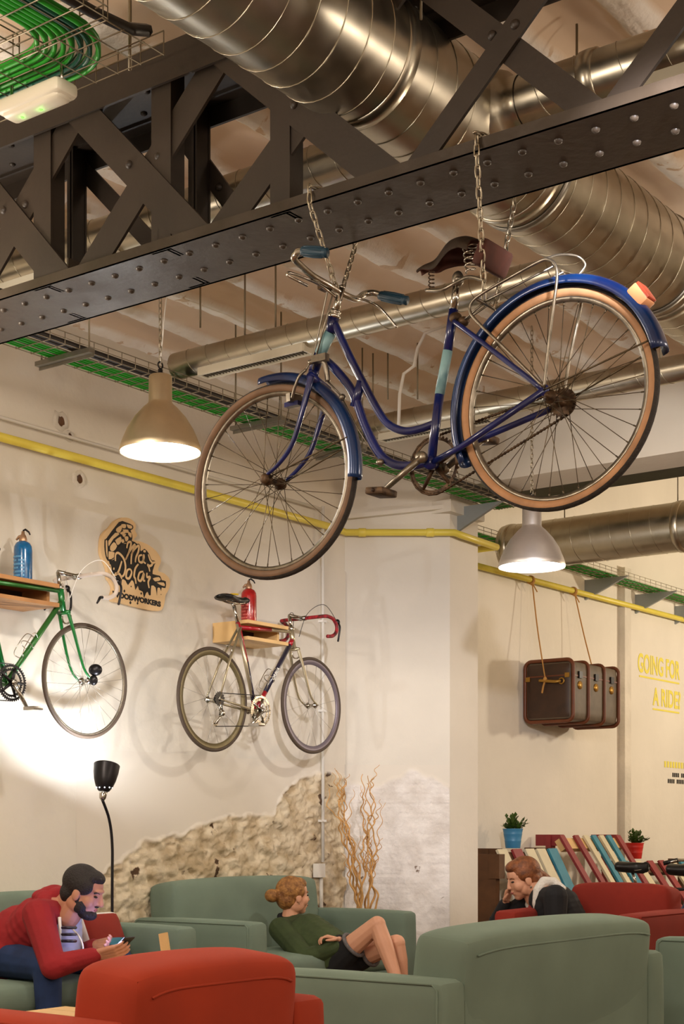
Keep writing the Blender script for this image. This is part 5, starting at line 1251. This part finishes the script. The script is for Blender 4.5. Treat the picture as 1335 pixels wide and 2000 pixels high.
# ---------------------------------------------------------------- upholstered seats
def seat(s0, s1, t0_, t1_, face, fab, label, cat, name, arm_h=.68, back_h=.86, armw=.17, backs=1, grp=None, far_arm=True, lean=.10, tilt=0, fbul=.018):
    """box armed sofa. face: +1 opens towards +N, -1 towards the wall, 'u' opens towards -U (s0 = front)"""
    if face == 'u': X = N; Y = -U; cx = (t0_ + t1_) / 2; w = t1_ - t0_; dep = s1 - s0; O = W((s0 + s1) / 2, cx, 0)
    else:
        X = U * (-face); Y = N * face; w = s1 - s0; dep = t1_ - t0_; O = W((s0 + s1) / 2, (t0_ + t1_) / 2, 0)
        if face == 1: X = -U
    X = Y.cross(UP)
    o = thing(name, label, cat, O, grp); P = lambda x, y, z: O + X * x + Y * y + UP * z
    ax = (X, Y, UP); hw, hd = w / 2, dep / 2
    for s in (-1, 1):
        mb = MB(); mb.rbox(P(s * (hw - armw / 2), 0, (arm_h + .10) / 2), (armw / 2, hd, (arm_h - .10) / 2), .035, ax, 8, (.004, .012, .01)); arm_o = obj('arm', mb, fab, o)
        # welt seam round the outer face of the arm
        mb = MB(); x = s * (hw - .004); hh = arm_h - .012; mb.tube([P(x, -hd + .025, .12), P(x, -hd + .025, hh - .02), P(x, -hd + .045, hh), P(x, hd - .045, hh), P(x, hd - .025, hh - .02), P(x, hd - .025, .12)], .005, 6); obj('piping', mb, fab, arm_o)
    mb = MB(); mb.rbox(P(0, 0, .2), (hw - armw + .01, hd - .02, .1), .03, ax, 6); obj('base', mb, fab, o)
    n = backs; cw = (w - 2 * armw) / n
    for k in range(n):
        x = -hw + armw + cw * (k + .5)
        mb = MB(); mb.rbox(P(x, .08, .37), (cw / 2 - .004, hd - .12, .075), .05, ax, 8, (0, .01, .02)); obj('seat_cushion', mb, fab, o)
    by = -hd + .13; zc = (back_h + .28) / 2
    bx = (X, (Y + UP * lean).normalized(), (UP - Y * lean).normalized())
    def drape(p, h):
        # pillow crest: softly higher in the middle, sagging at the corners
        q = p[0] / h[0]; 
        if p[2] > 0: p[2] += .008 * (1 - q * q) - .012 * abs(q) ** 4
        return p
    for k in range(n):
        x = -hw + armw + cw * (k + .5)
        if n == 1: wd = cw / 2 + .02
        else: wd = cw / 2 - .002
        mb = MB(); mb.rbox(P(x, by, zc), (wd, .13, (back_h - .28) / 2), .06, bx, 12, (.012, fbul, .004), drape); bc = obj('back_cushion', mb, fab, o, mods=[('SUBSURF', dict(levels=1, render_levels=1))])
        mb = MB(); zz = back_h - .035; pts_ = []
        for i in range(25):
            q = -1 + 2 * i / 24; pts_.append(P(x, by, zc) + X * (q * (wd - .06)) - bx[1] * (.131 + .003 * (1 - q * q)) + bx[2] * ((back_h - .28) / 2 - .055 - .02 * q ** 6))
        mb.tube(pts_, .0045, 6); obj('piping', mb, fab, bc)
    mb = MB(); mb.rbox(P(0, -hd + .045, .38), (hw - armw + .01, .045, .25), .03, ax, 6); obj('back_panel', mb, fab, o)
    for sx in (-1, 1):
        for sy in (-1, 1): mb = MB(); mb.lathe([(.022, 0), (.028, .11)], P(sx * (hw - .08), sy * (hd - .08), 0), UP, 12); obj('leg', mb, M['darkwood'], o)
    return o
G1 = 'green velvet seats'; G2 = 'orange velvet seats'
seat(4.5, 6.36, 2.86, 3.82, -1, M['sage'], 'sage green sofa seen from behind at lower right', 'sofa', 'sofa', grp=G1, backs=1, back_h=.85)
seat(2.76, 3.78, 2.92, 3.86, -1, M['orange'], 'burnt orange armchair seen from behind in the foreground', 'armchair', 'armchair', arm_h=.70, back_h=.85)
seat(4.3, 6.42, .04, .96, 1, M['sage'], 'sage green sofa under the man in the red hoodie', 'sofa', 'sofa', grp=G1, backs=2, back_h=.87)
seat(6.83, 8.6, .04, 1.0, 1, M['sage'], 'sage green sofa the woman in the green jacket sits on', 'sofa', 'sofa', grp=G1, backs=1, back_h=.91)
seat(7.1, 8.7, 3.42, 4.32, -1, M['sage'], 'sage green sofa at the right edge beyond the red armchair', 'sofa', 'sofa', grp=G1, backs=1)
seat(8.62, 9.62, 1.58, 2.62, 'u', M['redvelvet'], 'red velvet armchair beside the woman in the black jacket', 'armchair', 'armchair', arm_h=.70, back_h=.86)
# low wooden table by the orange armchair, cushion, standing wooden card holder
tp = W(3.6, 1.9, 0); ct = PD(110, 1975, 5.6)
q = st(ct); tw = thing('coffee_table', 'small rough pine table by the orange armchair', 'table', W(q[0], q[1], 0))
mb = MB()
for k in range(4): mb.box(W(q[0] - .16 + .105 * k, q[1], .52), (.05, .17, .016), (U, N, UP))
obj('table_top', mb, M['pine'], tw)
mb = MB(); mb.box(W(q[0], q[1] , .47), (.2, .16, .032), (U, N, UP)); obj('apron', mb, M['pine'], tw)
for a in (-1, 1):
    for b in (-1, 1): mb = MB(); mb.box(W(q[0] + a * .17, q[1] + b * .13, .22), (.025, .025, .22), (U, N, UP)); obj('leg', mb, M['pine'], tw)
cs = PD(206, 1812, 8.75); qc = st(cs); cu_ = thing('throw_cushion', 'red and blue cushion with a pale edge behind the man\'s hands', 'cushion', W(5.98, .52, .46))
cxx = W(6.0, .62, .60); tiltn = (N * .9 + UP * .35).normalized(); uu = (U * .9 - N * .1).normalized(); w3 = tiltn.cross(uu)
mb = MB(); mb.rbox(cxx, (.17, .05, .17), .04, (uu, tiltn, uu.cross(tiltn)), 8, (0, .03, 0)); 
for i, f in enumerate(mb.f):
    p = sum((mb.v[k] for k in f), Vector()) / len(f) - cxx; a, b = p.dot(uu), p.z
    mb.mi[i] = 2 if max(abs(a), abs(p.dot(uu.cross(tiltn)))) > .145 else (0 if b > .02 else 1)
obj('cover', mb, [M['redvelvet'], M['bblue'], M['white']], cu_)
cp_ = PD(324, 1850, 7.6); qd = st(cp_); mh = thing('menu_stand', 'upright yellow wooden board behind the orange armchair', 'board', cp_ - UP * .13)
mb = MB(); mb.bar(cp_ - UP * .13 + N * .02, cp_ + UP * .07 - N * .02, .055, .012, N); obj('board', mb, M['pine'], mh)
tt2 = thing('side_table', 'low pine side table under the upright yellow board', 'table', Vector((cp_.x, cp_.y, 0)))
zt2 = cp_.z - .13; mb = MB(); mb.box(Vector((cp_.x, cp_.y, zt2 - .012)), (.22, .22, .012), (U, N, UP)); obj('table_top', mb, M['pine'], tt2)
for a in (-1, 1):
    for b in (-1, 1): mb = MB(); mb.box(Vector((cp_.x, cp_.y, (zt2 - .024) / 2)) + U * a * .18 + N * b * .18, (.02, .02, (zt2 - .024) / 2), (U, N, UP)); obj('leg', mb, M['pine'], tt2)
# ---------------------------------------------------------------- people
def frame_of(fwd, up):
    f = fwd.normalized(); u = (up - f * up.dot(f)).normalized(); return f, u.cross(f), u     # forward, left, up
def head_blobs(mb, c, ax, k=1.0, fem=False):
    Fv, Lv, Uv = ax; P = lambda x, y, z: c + Fv * x * k + Lv * y * k + Uv * z * k
    e = lambda p, r: mb.ell(P(*p), tuple(q * k for q in r), (Fv, Lv, Uv), 20, 14)
    j = .86 if fem else 1.0
    e((-.012, 0, .03), (.096, .074, .086)); e((.022, 0, -.015), (.066, .062, .085)); e((.032, 0, -.06), (.05, .048 * j, .048)); e((.050, 0, -.09), (.032 * j, .027 * j, .022))
    nr = .72 if fem else 1.0
    mb.cap(P(.082, 0, .016), P(.098 if fem else .102, 0, -.026), .009 * nr * k, .0125 * nr * k); e((.088, 0, -.030), (.012, .015 * nr, .009))
    if not fem: e((.074, 0, .03), (.016, .045, .012))
    e((.079, 0, -.053), (.011, .02, .008)); e((.077, 0, -.065), (.011, .018, .008))
    for s in (-1, 1):
        e((-.004, s * .074, -.012), (.02, .008, .029)); e((.044, s * .036, -.028), (.034, .027, .034)); e((.0, s * .044, -.05), (.05, .024 * j, .045))
    mb.cap(P(-.015, 0, -.05), P(-.03, 0, -.13), (.046 if fem else .054) * k, (.05 if fem else .057) * k)
def head_bits(root, c, ax, k=1.0, brow=None, fem=False):
    Fv, Lv, Uv = ax; P = lambda x, y, z: c + Fv * x * k + Lv * y * k + Uv * z * k
    for s in (-1, 1):
        mb = MB(); mb.ell(P(.074, s * .031, .004), (.010 * k, .0125 * k, .0055 * k), (Fv, Lv, Uv)); obj('eye', mb, M['eye'], root)
        mb = MB(); mb.tube([P(.081, s * .016, .022), P(.079, s * .034, .027), P(.068, s * .05, .021)], (.0028 if fem else .004) * k, 6); obj('eyebrow', mb, brow or M['darkhair'], root)
    mb = MB(); mb.ell(P(.0855, 0, -.058), (.006 * k, .018 * k, .007 * k), (Fv, Lv, Uv)); obj('lips', mb, M['lip'], root)
def hand(mb, wrist, fdir, palm_n, k=1.0, curl=.6, spread=.25, thumb_side=1):
    """palm, four separate bent fingers, side thumb; fdir = wrist to knuckles, palm_n = out of the palm"""
    f = fdir.normalized(); n = (palm_n - f * palm_n.dot(f)).normalized(); s = n.cross(f) * thumb_side
    p0 = wrist; p1 = wrist + f * .085 * k
    for q in (-.026, -.009, .009, .026): mb.cap(p0 + s * q * .6 * k, p1 + s * q * k, .0155 * k, .0135 * k, 10)
    for i, (q, L) in enumerate(((.028, .072), (.0095, .08), (-.0095, .075), (-.028, .058))):
        a = p1 + s * q * k; d = (f + s * q * spread * 4).normalized()
        for j, (fr_, r0, r1) in enumerate(((.45, .0092, .0085), (.3, .0085, .008), (.25, .008, .0068))):
            cl = curl * (j + .6); dd = d * math.cos(cl) + n * math.sin(cl); b = a + dd * L * fr_ * k; mb.cap(a, b, r0 * k, r1 * k, 8); a = b
    a = p0 + f * .02 * k + s * .022 * k; b = a + (f * .5 + s * .75 + n * .25).normalized() * .04 * k; c = b + (f * .9 + s * .2 + n * .35).normalized() * .032 * k; d = c + (f * 1 + n * .3).normalized() * .025 * k
    mb.cap(a, b, .014 * k, .011 * k, 8); mb.cap(b, c, .011 * k, .0095 * k, 8); mb.cap(c, d, .0095 * k, .0078 * k, 8)
RM = lambda v: [('REMESH', dict(mode='VOXEL', voxel_size=v, use_smooth_shade=True)), ('SMOOTH', dict(factor=.5, iterations=4 if v < .0045 else 3))]
def flat_el(mb, a, b, ra, rb, side, thick, n=6):
    """flattened limb / torso segment as a row of ellipsoids, side = wide axis"""
    a = Vector(a); b = Vector(b); ax = (b - a).normalized(); s = (side - ax * side.dot(ax)).normalized(); t = ax.cross(s)
    L = (b - a).length
    for i in range(n + 1):
        q = i / n; r = ra + (rb - ra) * q; mb.ell(a.lerp(b, q), (r, r * thick, max(r * .55, L / n * 1.1)), (s, t, ax), 16, 10)

# --- man in a red hoodie, leaning forward over a phone (faces +N, right)
SM = 5.52; m = lambda px, py, ds=0: PS(px, py, SM + ds)
man = thing('person', 'seated man in a red hoodie and jeans bent over a phone', 'person', W(SM, .45, 0))
hf = Vector((.95, -.20, -.36)).normalized(); hax = frame_of(hf, UP); hc_ = m(163, 1742); hk = 1.12
pel = W(SM, .42, .54); kneeN = W(SM - .24, .96, .535); kneeF = W(SM + .22, 1.0, .54); footN = W(SM - .24, .98, .09); footF = W(SM + .22, 1.03, .09)
chest = m(88, 1800); nb = m(118, 1768)
shN = m(74, 1786, -.19); shF = m(108, 1780, .19); elN = m(104, 1888, -.28); elF = m(150, 1872, .2); wrN = m(190, 1865, -.10); wrF = m(188, 1846, .10)
bd = MB(); head_blobs(bd, hc_, hax, hk)
Pm = lambda x, y, z: hc_ + hax[0] * x * hk + hax[1] * y * hk + hax[2] * z * hk
bd.cap(Pm(-.02, 0, -.06), nb, .062, .066); flat_el(bd, nb - UP * .03, chest, .10, .16, U, .72); flat_el(bd, chest, pel, .16, .17, U, .78, 8)
for h, k_, f in ((-.1, kneeN, footN), (.1, kneeF, footF)):
    bd.cap(pel + U * h, k_, .088, .06); bd.cap(k_, f, .057, .04); bd.cap(f - UP * .03, f + N * .16 - UP * .045, .038, .03)
for s, e, w in ((shN, elN, wrN), (shF, elF, wrF)): bd.cap(nb, s, .06, .058); bd.cap(s, e, .056, .043); bd.cap(e, w, .042, .028)
ph = m(240, 1850, .0)
hand(bd, wrN, (m(228, 1858, -.05) - wrN), (U * .7 + UP * .5), 1.08, .42, .2, 1); hand(bd, wrF, (m(232, 1842, .06) - wrF), (-U * .7 + UP * .5), 1.08, .42, .2, -1)
obj('body', bd, M['skin_m'], man, mods=RM(.004))
head_bits(man, hc_, hax, hk)
mb = MB(); e = lambda p, r: mb.ell(Pm(*p), tuple(q * hk for q in r), hax, 24, 16)
e((-.022, 0, .04), (.095, .079, .086)); e((.022, 0, .08), (.058, .060, .036)); e((-.055, 0, -.02), (.052, .066, .06))
for s in (-1, 1): e((-.0, s * .06, .035), (.06, .022, .045))
obj('hair', mb, M['darkhair'], man, mods=RM(.006))
mb = MB()
for s in (-1, 1): mb.ell(Pm(.02, s * .05, -.058), (.036 * hk, .0185 * hk, .036 * hk), hax); mb.ell(Pm(.002, s * .062, -.02), (.012 * hk, .012 * hk, .034 * hk), hax)
mb.ell(Pm(.05, 0, -.088), (.05 * hk, .048 * hk, .03 * hk), hax); mb.ell(Pm(.084, 0, -.042), (.012 * hk, .024 * hk, .006 * hk), hax); obj('beard', mb, M['darkhair'], man, mods=RM(.006))
hd_ = MB(); flat_el(hd_, nb - UP * .05 - N * .02, chest - N * .0, .13, .185, U, .74); flat_el(hd_, chest, pel - UP * .02, .188, .20, U, .82, 8)
hd_.ell(pel + N * .05 + UP * .03, (.25, .22, .17), (U, N, UP)); hd_.ell(pel.lerp(chest, .45) - N * .02, (.21, .19, .2), (U, N, UP))
for s, e2, w in ((shN, elN, wrN), (shF, elF, wrF)):
    hd_.cap(nb - UP * .04, s, .075, .082)
    sl = MB(); sl.cap(s, s.lerp(e2, .55), .084, .072); sl.cap(s.lerp(e2, .5), e2, .073, .066); sl.cap(e2, e2.lerp(w, .86), .066, .046); sl.cap(e2.lerp(w, .84), e2.lerp(w, .94), .039, .037); sl.ell(e2.lerp(w, .2), (.072, .066, .05)); obj('sleeve', sl, M['hoodie'], man, mods=RM(.006))
# hood lying round the neck
hood = MB()
for i in range(19):
    a = -PI * .82 + PI * 1.64 * i / 18; cc2 = m(122, 1764); r_ = .040 + .012 * math.cos(a); hood.ell(cc2 - N * (.088 * math.cos(a)) + U * (.10 * math.sin(a)) + UP * (.045 * math.cos(a) - .012), (r_, r_, r_ * 1.1))
hood.ell(m(96, 1762), (.075, .10, .05), (N, U, UP)); hood.ell(m(116, 1750), (.05, .085, .05), (N, U, UP)); hood.ell(m(106, 1744), (.05, .075, .045), (N, U, UP)); hood.ell(m(88, 1750), (.05, .085, .04), (N, U, UP))
obj('hoodie', hd_, M['hoodie'], man, mods=RM(.007)); obj('hood', hood, M['hoodie'], man, mods=RM(.006))
mb = MB(); flat_el(mb, m(133, 1790), m(122, 1850), .06, .09, U, .5); tq = MB(); flat_el(tq, m(126, 1782), m(116, 1862), .105, .14, (U), .75, 6); obj('tee_shirt', tq, M['tee'], man, mods=RM(.007))
mb = MB()
for ds in (-.1, .1): mb = MB(); mb.tube(smooth([m(116, 1792, ds), m(117, 1820, ds * 1.2), m(113, 1868, ds * 1.4)]), .0095, 6); obj('zip', mb, M['white'], man)
mb = MB(); mb.tube(smooth([m(142, 1815, -.03), m(155, 1830, -.05), m(162, 1850, -.06), m(160, 1880, -.06)]), .0045, 6); obj('drawstring', mb, M['white'], man)
mb = MB()
for k in range(3): mb.tube([m(121, 1812 + 13 * k, -.13), m(138, 1812 + 13 * k, -.125), m(148, 1812 + 13 * k, -.06)], .008, 6); 
obj('shirt_print', mb, M['navy'], man)
jn = MB(); flat_el(jn, pel + UP * .03, pel - UP * .05, .19, .18, U, .85, 3)
for h, k_, f in ((-.1, kneeN, footN), (.1, kneeF, footF)): jn.cap(pel + U * h, k_, .105, .078); jn.cap(k_, f + UP * .02, .076, .058)
obj('jeans', jn, M['jeans'], man, mods=RM(.008))
for f in (footN, footF): mb = MB(); mb.rbox(f + N * .06 - UP * .045, (.05, .14, .045), .035, (U, N, UP), 6); obj('shoe', mb, M['white'], man)
# the phone in his hands
pc = m(238, 1846, 0); pn = (UP * .8 - N * .6).normalized(); pu = pn.cross(U)
phn = thing('smartphone', 'dark smartphone in the hands of the man in the red hoodie', 'phone', pc)
mb = MB(); mb.rbox(pc, (.038, .072, .004), .003, (U, pu, pn), 4); obj('case', mb, M['black'], phn); mb = MB(); mb.box(pc + pn * .0045, (.034, .066, .0006), (U, pu, pn)); obj('screen', mb, M['screen'], phn)
L = bpy.data.lights.new('phone glow', 'AREA'); L.energy = .9; L.color = (.45, .5, 1); L.size = .1; lo = bpy.data.objects.new('phone glow', L); COL.objects.link(lo); lo.location = pc + pn * .012; lo.rotation_euler = pn.to_track_quat('Z', 'Y').to_euler()

# --- woman in a green jacket, lounging with crossed legs, looking away to the right
SW = 7.78; w = lambda px, py, ds=0: PS(px, py, SW + ds)
wom = thing('person', 'woman with a blonde bun and green jacket lounging with crossed bare legs', 'person', W(SW, .9, 0))
hf = Vector((.88, .47, .0)).normalized(); hax = frame_of(hf, UP); hc_ = w(574, 1750); hk = 1.06
Pm = lambda x, y, z: hc_ + hax[0] * x * hk + hax[1] * y * hk + hax[2] * z * hk
nb = w(566, 1800); chest = w(594, 1828); pel = w(662, 1880)
shN = w(548, 1815, -.16); shF = w(606, 1808, .16); elN = w(596, 1872, -.24); elF = w(672, 1848, .2); wrN = w(668, 1846, -.10); wrF = w(662, 1836, -.10)
k1 = w(736, 1806, -.03); a1 = w(775, 1915, -.05); k2 = w(774, 1842, .08); a2_ = w(786, 1925, .1)
bd = MB(); head_blobs(bd, hc_, hax, hk, True); bd.cap(Pm(-.02, 0, -.06), nb, .05, .058)
flat_el(bd, nb - UP * .02, chest, .09, .135, U, .7); flat_el(bd, chest, pel, .135, .155, U, .78, 8)
bd.cap(pel - U * .08, k1, .085, .056); bd.cap(k1, k1.lerp(a1, .35), .053, .056); bd.cap(k1.lerp(a1, .35), a1, .056, .036); bd.cap(pel + U * .08, k2, .085, .056); bd.cap(k2, k2.lerp(a2_, .4), .053, .055); bd.cap(k2.lerp(a2_, .4), a2_, .055, .036)
f1_ = Vector((a1.x, a1.y, .08)) + N * .05; f2_ = Vector((a2_.x, a2_.y, .08)) + N * .08
bd.cap(a1, f1_ + UP * .1, .036, .032); bd.cap(f1_ + UP * .1, f1_ + N * .14, .032, .025); bd.cap(a2_, f2_, .036, .032); bd.cap(f2_, f2_ + N * .15 - UP * .03, .032, .025)
for s, e, q in ((shN, elN, wrN), (shF, elF, wrF)): bd.cap(nb, s, .05, .05); bd.cap(s, e, .048, .038); bd.cap(e, q, .037, .024)
hand(bd, wrF, (w(622, 1826, -.2) - wrF), -UP * .9 - U * .2, 1.0, .75, .35, -1)
hand(bd, wrN, (w(700, 1850, .05) - wrN), -UP * .6 + U * .5, .95, .3, .2, -1)
obj('body', bd, M['skin'], wom, mods=RM(.004)); head_bits(wom, hc_, hax, hk, M['blonde'], True)
mb = MB(); e = lambda p, r: mb.ell(Pm(*p), tuple(q * hk for q in r), hax, 24, 16)
e((-.024, 0, .036), (.098, .082, .09)); e((-.05, 0, -.02), (.066, .07, .066)); e((.02, 0, .075), (.06, .062, .042)); mb.cap(Pm(-.09, 0, .0), Pm(-.13, 0, .0), .045, .035); e((-.150, .0, .005), (.046, .046, .042))
for s in (-1, 1): e((-.005, s * .062, .03), (.05, .022, .045))
obj('hair', mb, M['blonde'], wom, mods=RM(.006))
mb = MB()
for i in range(6): a = i * 1.05; mb.torus(Pm(-.15, 0, .005), hax[0], .018 + .006 * (i % 3), .008, 16, 6)
obj('hair_bun', mb, M['blonde'], wom)
jk = MB(); flat_el(jk, nb - UP * .035, chest, .125, .185, U, .78); flat_el(jk, chest, pel + UP * .01, .188, .195, U, .85, 8)
for s in (shN, shF): jk.cap(nb - UP * .03, s, .068, .074)
obj('jacket', jk, M['olive'], wom, mods=RM(.007))
for s, e, q in ((shN, elN, wrN), (shF, elF, wrF)):
    sl = MB(); sl.cap(s, s.lerp(e, .5), .080, .074); sl.cap(s.lerp(e, .5), e, .076, .068); sl.ell(s.lerp(e, .72), (.078, .07, .05)); sl.cap(e, e.lerp(q, .8), .068, .05); sl.ell(e.lerp(q, .25), (.07, .07, .045)); obj('sleeve', sl, M['olive'], wom, mods=RM(.006))
mb = MB()
for i_ in range(6): q0 = nb.lerp(pel, .12 + .15 * i_); mb.ell(q0 + N * .02 - U * .0 + UP * .15 - UP * .008 * i_, (.006, .006, .006))
mb = MB(); pth = [w(586, 1798, -.03), w(606, 1812, -.05), w(625, 1830, -.03)]; mb.tube(smooth(pth), .012, 6); obj('jacket_placket', mb, M['olive'], wom)
mb = MB()
for i in range(11):
    a = -PI * .85 + PI * 1.7 * i / 10; mb.ell(nb + UP * .015 - N * (.062 * math.cos(a)) + U * (.07 * math.sin(a)) + UP * .02 * math.cos(a), (.022, .022, .026))
obj('collar', mb, M['blackcloth'], wom, mods=RM(.006))
mb = MB()
for e, q in ((elN, wrN), (elF, wrF)): mb.cap(e.lerp(q, .70), e.lerp(q, .84), .05, .044)
obj('cuff', mb, M['blackcloth'], wom, mods=RM(.006))
sk = MB(); flat_el(sk, pel - N * .02, pel + N * .04, .175, .165, U, .9, 3); 
for h, k_ in ((-.08, k1), (.08, k2)): p_ = pel + U * h; sk.cap(p_, p_.lerp(k_, .34), .106, .088)
obj('shorts', sk, M['blackcloth'], wom, mods=RM(.007))
mb = MB()
for h, k_ in ((-.08, k1), (.08, k2)): p_ = pel + U * h; d_ = (k_ - p_).normalized(); c = p_.lerp(k_, .36 + .12); mb.torus(c, d_, .083, .012, 30, 8)
obj('frayed_hem', mb, M['greycloth'], wom)
mb = MB(); mb.ell(Pm(-.004, -.078, -.045), (.004, .004, .004)); obj('earring', mb, M['chrome'], wom)

# --- woman in a black jacket with white collar, chin on her hand, facing left
SR = 9.08; r = lambda px, py, ds=0: PS(px, py, SR + ds)
wr = thing('person', 'woman in a black jacket with white fleece collar, chin in hand', 'person', W(SR, 2.0, 0))
hf = Vector((-.92, -.24, -.30)).normalized(); hax = frame_of(hf, UP); hc_ = r(1020, 1716); hk = 1.2
Pm = lambda x, y, z: hc_ + hax[0] * x * hk + hax[1] * y * hk + hax[2] * z * hk
nb = r(1058, 1742); chest = r(1084, 1768); pel = r(1120, 1850)
shN = r(1084, 1752, -.18); shF = r(1050, 1752, .17); elN = r(1085, 1822, -.22); wrN = r(1030, 1826, -.14); elF = r(972, 1800, .12); wrF = r(988, 1760, .06)
bd = MB(); head_blobs(bd, hc_, hax, hk, True); bd.cap(Pm(-.02, 0, -.06), nb, .058, .066)
flat_el(bd, nb - UP * .03, chest, .10, .14, U, .7); flat_el(bd, chest, pel, .14, .16, U, .78, 8)
k1 = pel - N * .42 + U * .08 - UP * .02; k2 = pel - N * .42 - U * .1 - UP * .02
for k_ in (k1, k2): bd.cap(pel, k_, .085, .058); ff = Vector((k_.x, k_.y, .08)); bd.cap(k_, ff, .055, .036); bd.cap(ff, ff - N * .15 - UP * .03, .034, .027)
for s, e, q in ((shN, elN, wrN), (shF, elF, wrF)): bd.cap(nb, s, .055, .055); bd.cap(s, e, .052, .042); bd.cap(e, q, .04, .027)
hand(bd, wrF, (r(994, 1738, .03) - wrF), (N * .9 + U * -.1), 1.1, .5, .2, 1); hand(bd, wrN, (r(985, 1835, -.1) - wrN), -UP, 1.1, .3, .2, 1)
obj('body', bd, M['skin'], wr, mods=RM(.004)); head_bits(wr, hc_, hax, hk, M['auburn'], True)
mb = MB(); e = lambda p, q_: mb.ell(Pm(*p), tuple(q * hk for q in q_), hax, 24, 16)
e((-.022, 0, .036), (.098, .082, .09)); e((.02, 0, .078), (.062, .062, .04)); e((-.055, 0, -.02), (.062, .072, .07))
for s in (-1, 1): e((-.015, s * .06, .03), (.055, .024, .045)); mb.cap(Pm(-.05, s * .045, -.01), Pm(-.05, s * .05, -.115), .042, .03)
mb.cap(Pm(-.06, 0, .02), Pm(-.13, 0, -.06), .062, .05); mb.cap(Pm(-.13, 0, -.06), Pm(-.185, 0, -.09), .048, .03)
obj('hair', mb, M['auburn'], wr, mods=RM(.006))
jk = MB(); flat_el(jk, nb - UP * .04, chest, .13, .185, U, .78); flat_el(jk, chest, pel, .185, .2, U, .85, 8)
for s in (shN, shF): jk.cap(nb - UP * .04, s, .075, .078)
obj('jacket', jk, M['blackcloth'], wr, mods=RM(.007))
for s, e2, q in ((shN, elN, wrN), (shF, elF, wrF)):
    sl = MB(); sl.cap(s, e2, .084, .066); sl.cap(e2, e2.lerp(q, .84), .064, .045); obj('sleeve', sl, M['blackcloth'], wr, mods=RM(.006))
mb = MB(); mb.chain([r(1100, 1735, -.02), r(1080, 1722, -.02), r(1062, 1722, -.06), r(1050, 1738, -.11), r(1046, 1765, -.13), r(1050, 1785, -.13)], [.02, .032, .036, .034, .026, .018])
mb.chain([r(1062, 1722, .04), r(1040, 1740, .1), r(1030, 1765, .1), r(1042, 1800, .02), r(1048, 1830, -.04)], [.03, .03, .022, .018, .016])
obj('fleece_collar', mb, M['fleece'], wr, mods=RM(.007))
mb = MB(); flat_el(mb, r(1050, 1772, -.02), r(1068, 1830, -.02), .09, .11, U, .7, 5); obj('shirt', mb, M['redshirt'], wr, mods=RM(.007))
mb = MB(); mb.ell(Pm(-.004, .082, -.05), (.009, .009, .009)); mb.ell(Pm(-.004, .082, -.068), (.006, .006, .006)); mb.ell(Pm(-.004, -.082, -.05), (.009, .009, .009)); obj('earring', mb, M['chrome'], wr)
tr_ = MB()
for k_ in (k1, k2): tr_.cap(pel, k_, .1, .075); tr_.cap(k_, Vector((k_.x, k_.y, .1)), .072, .055)
obj('trousers', tr_, M['jeans'], wr, mods=RM(.008))
# ---------------------------------------------------------------- light
def lamp(kind, s, t, z, e, col, size=.15, aim=None, spot=None, blend=.6):
    L = bpy.data.lights.new('room light', kind); L.energy = e; L.color = col
    if kind == 'AREA': L.size = size; L.shape = 'DISK'
    else: L.shadow_soft_size = size
    if spot: L.spot_size = spot; L.spot_blend = blend
    o = bpy.data.objects.new('room light', L); COL.objects.link(o); o.location = W(s, t, z)
    if aim is not None: o.rotation_euler = (o.location - aim).to_track_quat('Z', 'Y').to_euler()
    return o
WARM = (1, .74, .48); SOFT = (1, .86, .72); COOL = (.97, .95, 1)
# unseen fill points for pendants behind the camera, some added to brighten the ceiling
for s, t, e_ in ((1.2, 3.2, 110), (.4, 6.0, 70), (3.6, 1.6, 48), (6.4, 6.6, 55), (4.6, 8.6, 80), (2.0, 8.6, 60)):
    lamp('POINT', s, t, 2.95, e_, SOFT, .22)
lamp('POINT', 12.2, 4.2, 3.0, 85, WARM, .15); lamp('POINT', 15.2, 3.4, 3.0, 240, (1, .86, .66), .15)
lamp('SPOT', 1.8, 2.6, 3.6, 90, SOFT, .06, W(5.6, .0, 2.2), 1.2)
lamp('SPOT', 3.2, 5.6, 3.3, 720, COOL, .1, Vector((.42, 11.3, 2.1)), .44, .6)  # unseen cool spot added to brighten the pillar face
lamp('SPOT', 5.2, 5.0, 2.9, 420, (1, .93, .86), .2, W(9.5, 3.6, 4.0), 1.0, .9)  # unseen spot added to whiten the face of the concrete beam
w_ = bpy.data.worlds.new('world'); bpy.context.scene.world = w_; w_.use_nodes = True
w_.node_tree.nodes['Background'].inputs[0].default_value = (.9, .7, .5, 1); w_.node_tree.nodes['Background'].inputs[1].default_value = .15
sc = bpy.context.scene
sc.view_settings.view_transform = 'Standard'; sc.view_settings.look = 'None'; sc.view_settings.gamma = 1; sc.view_settings.use_curve_mapping = False
sc.view_settings.exposure = 0.4
sc.cycles.use_denoising = True if hasattr(sc, 'cycles') else None
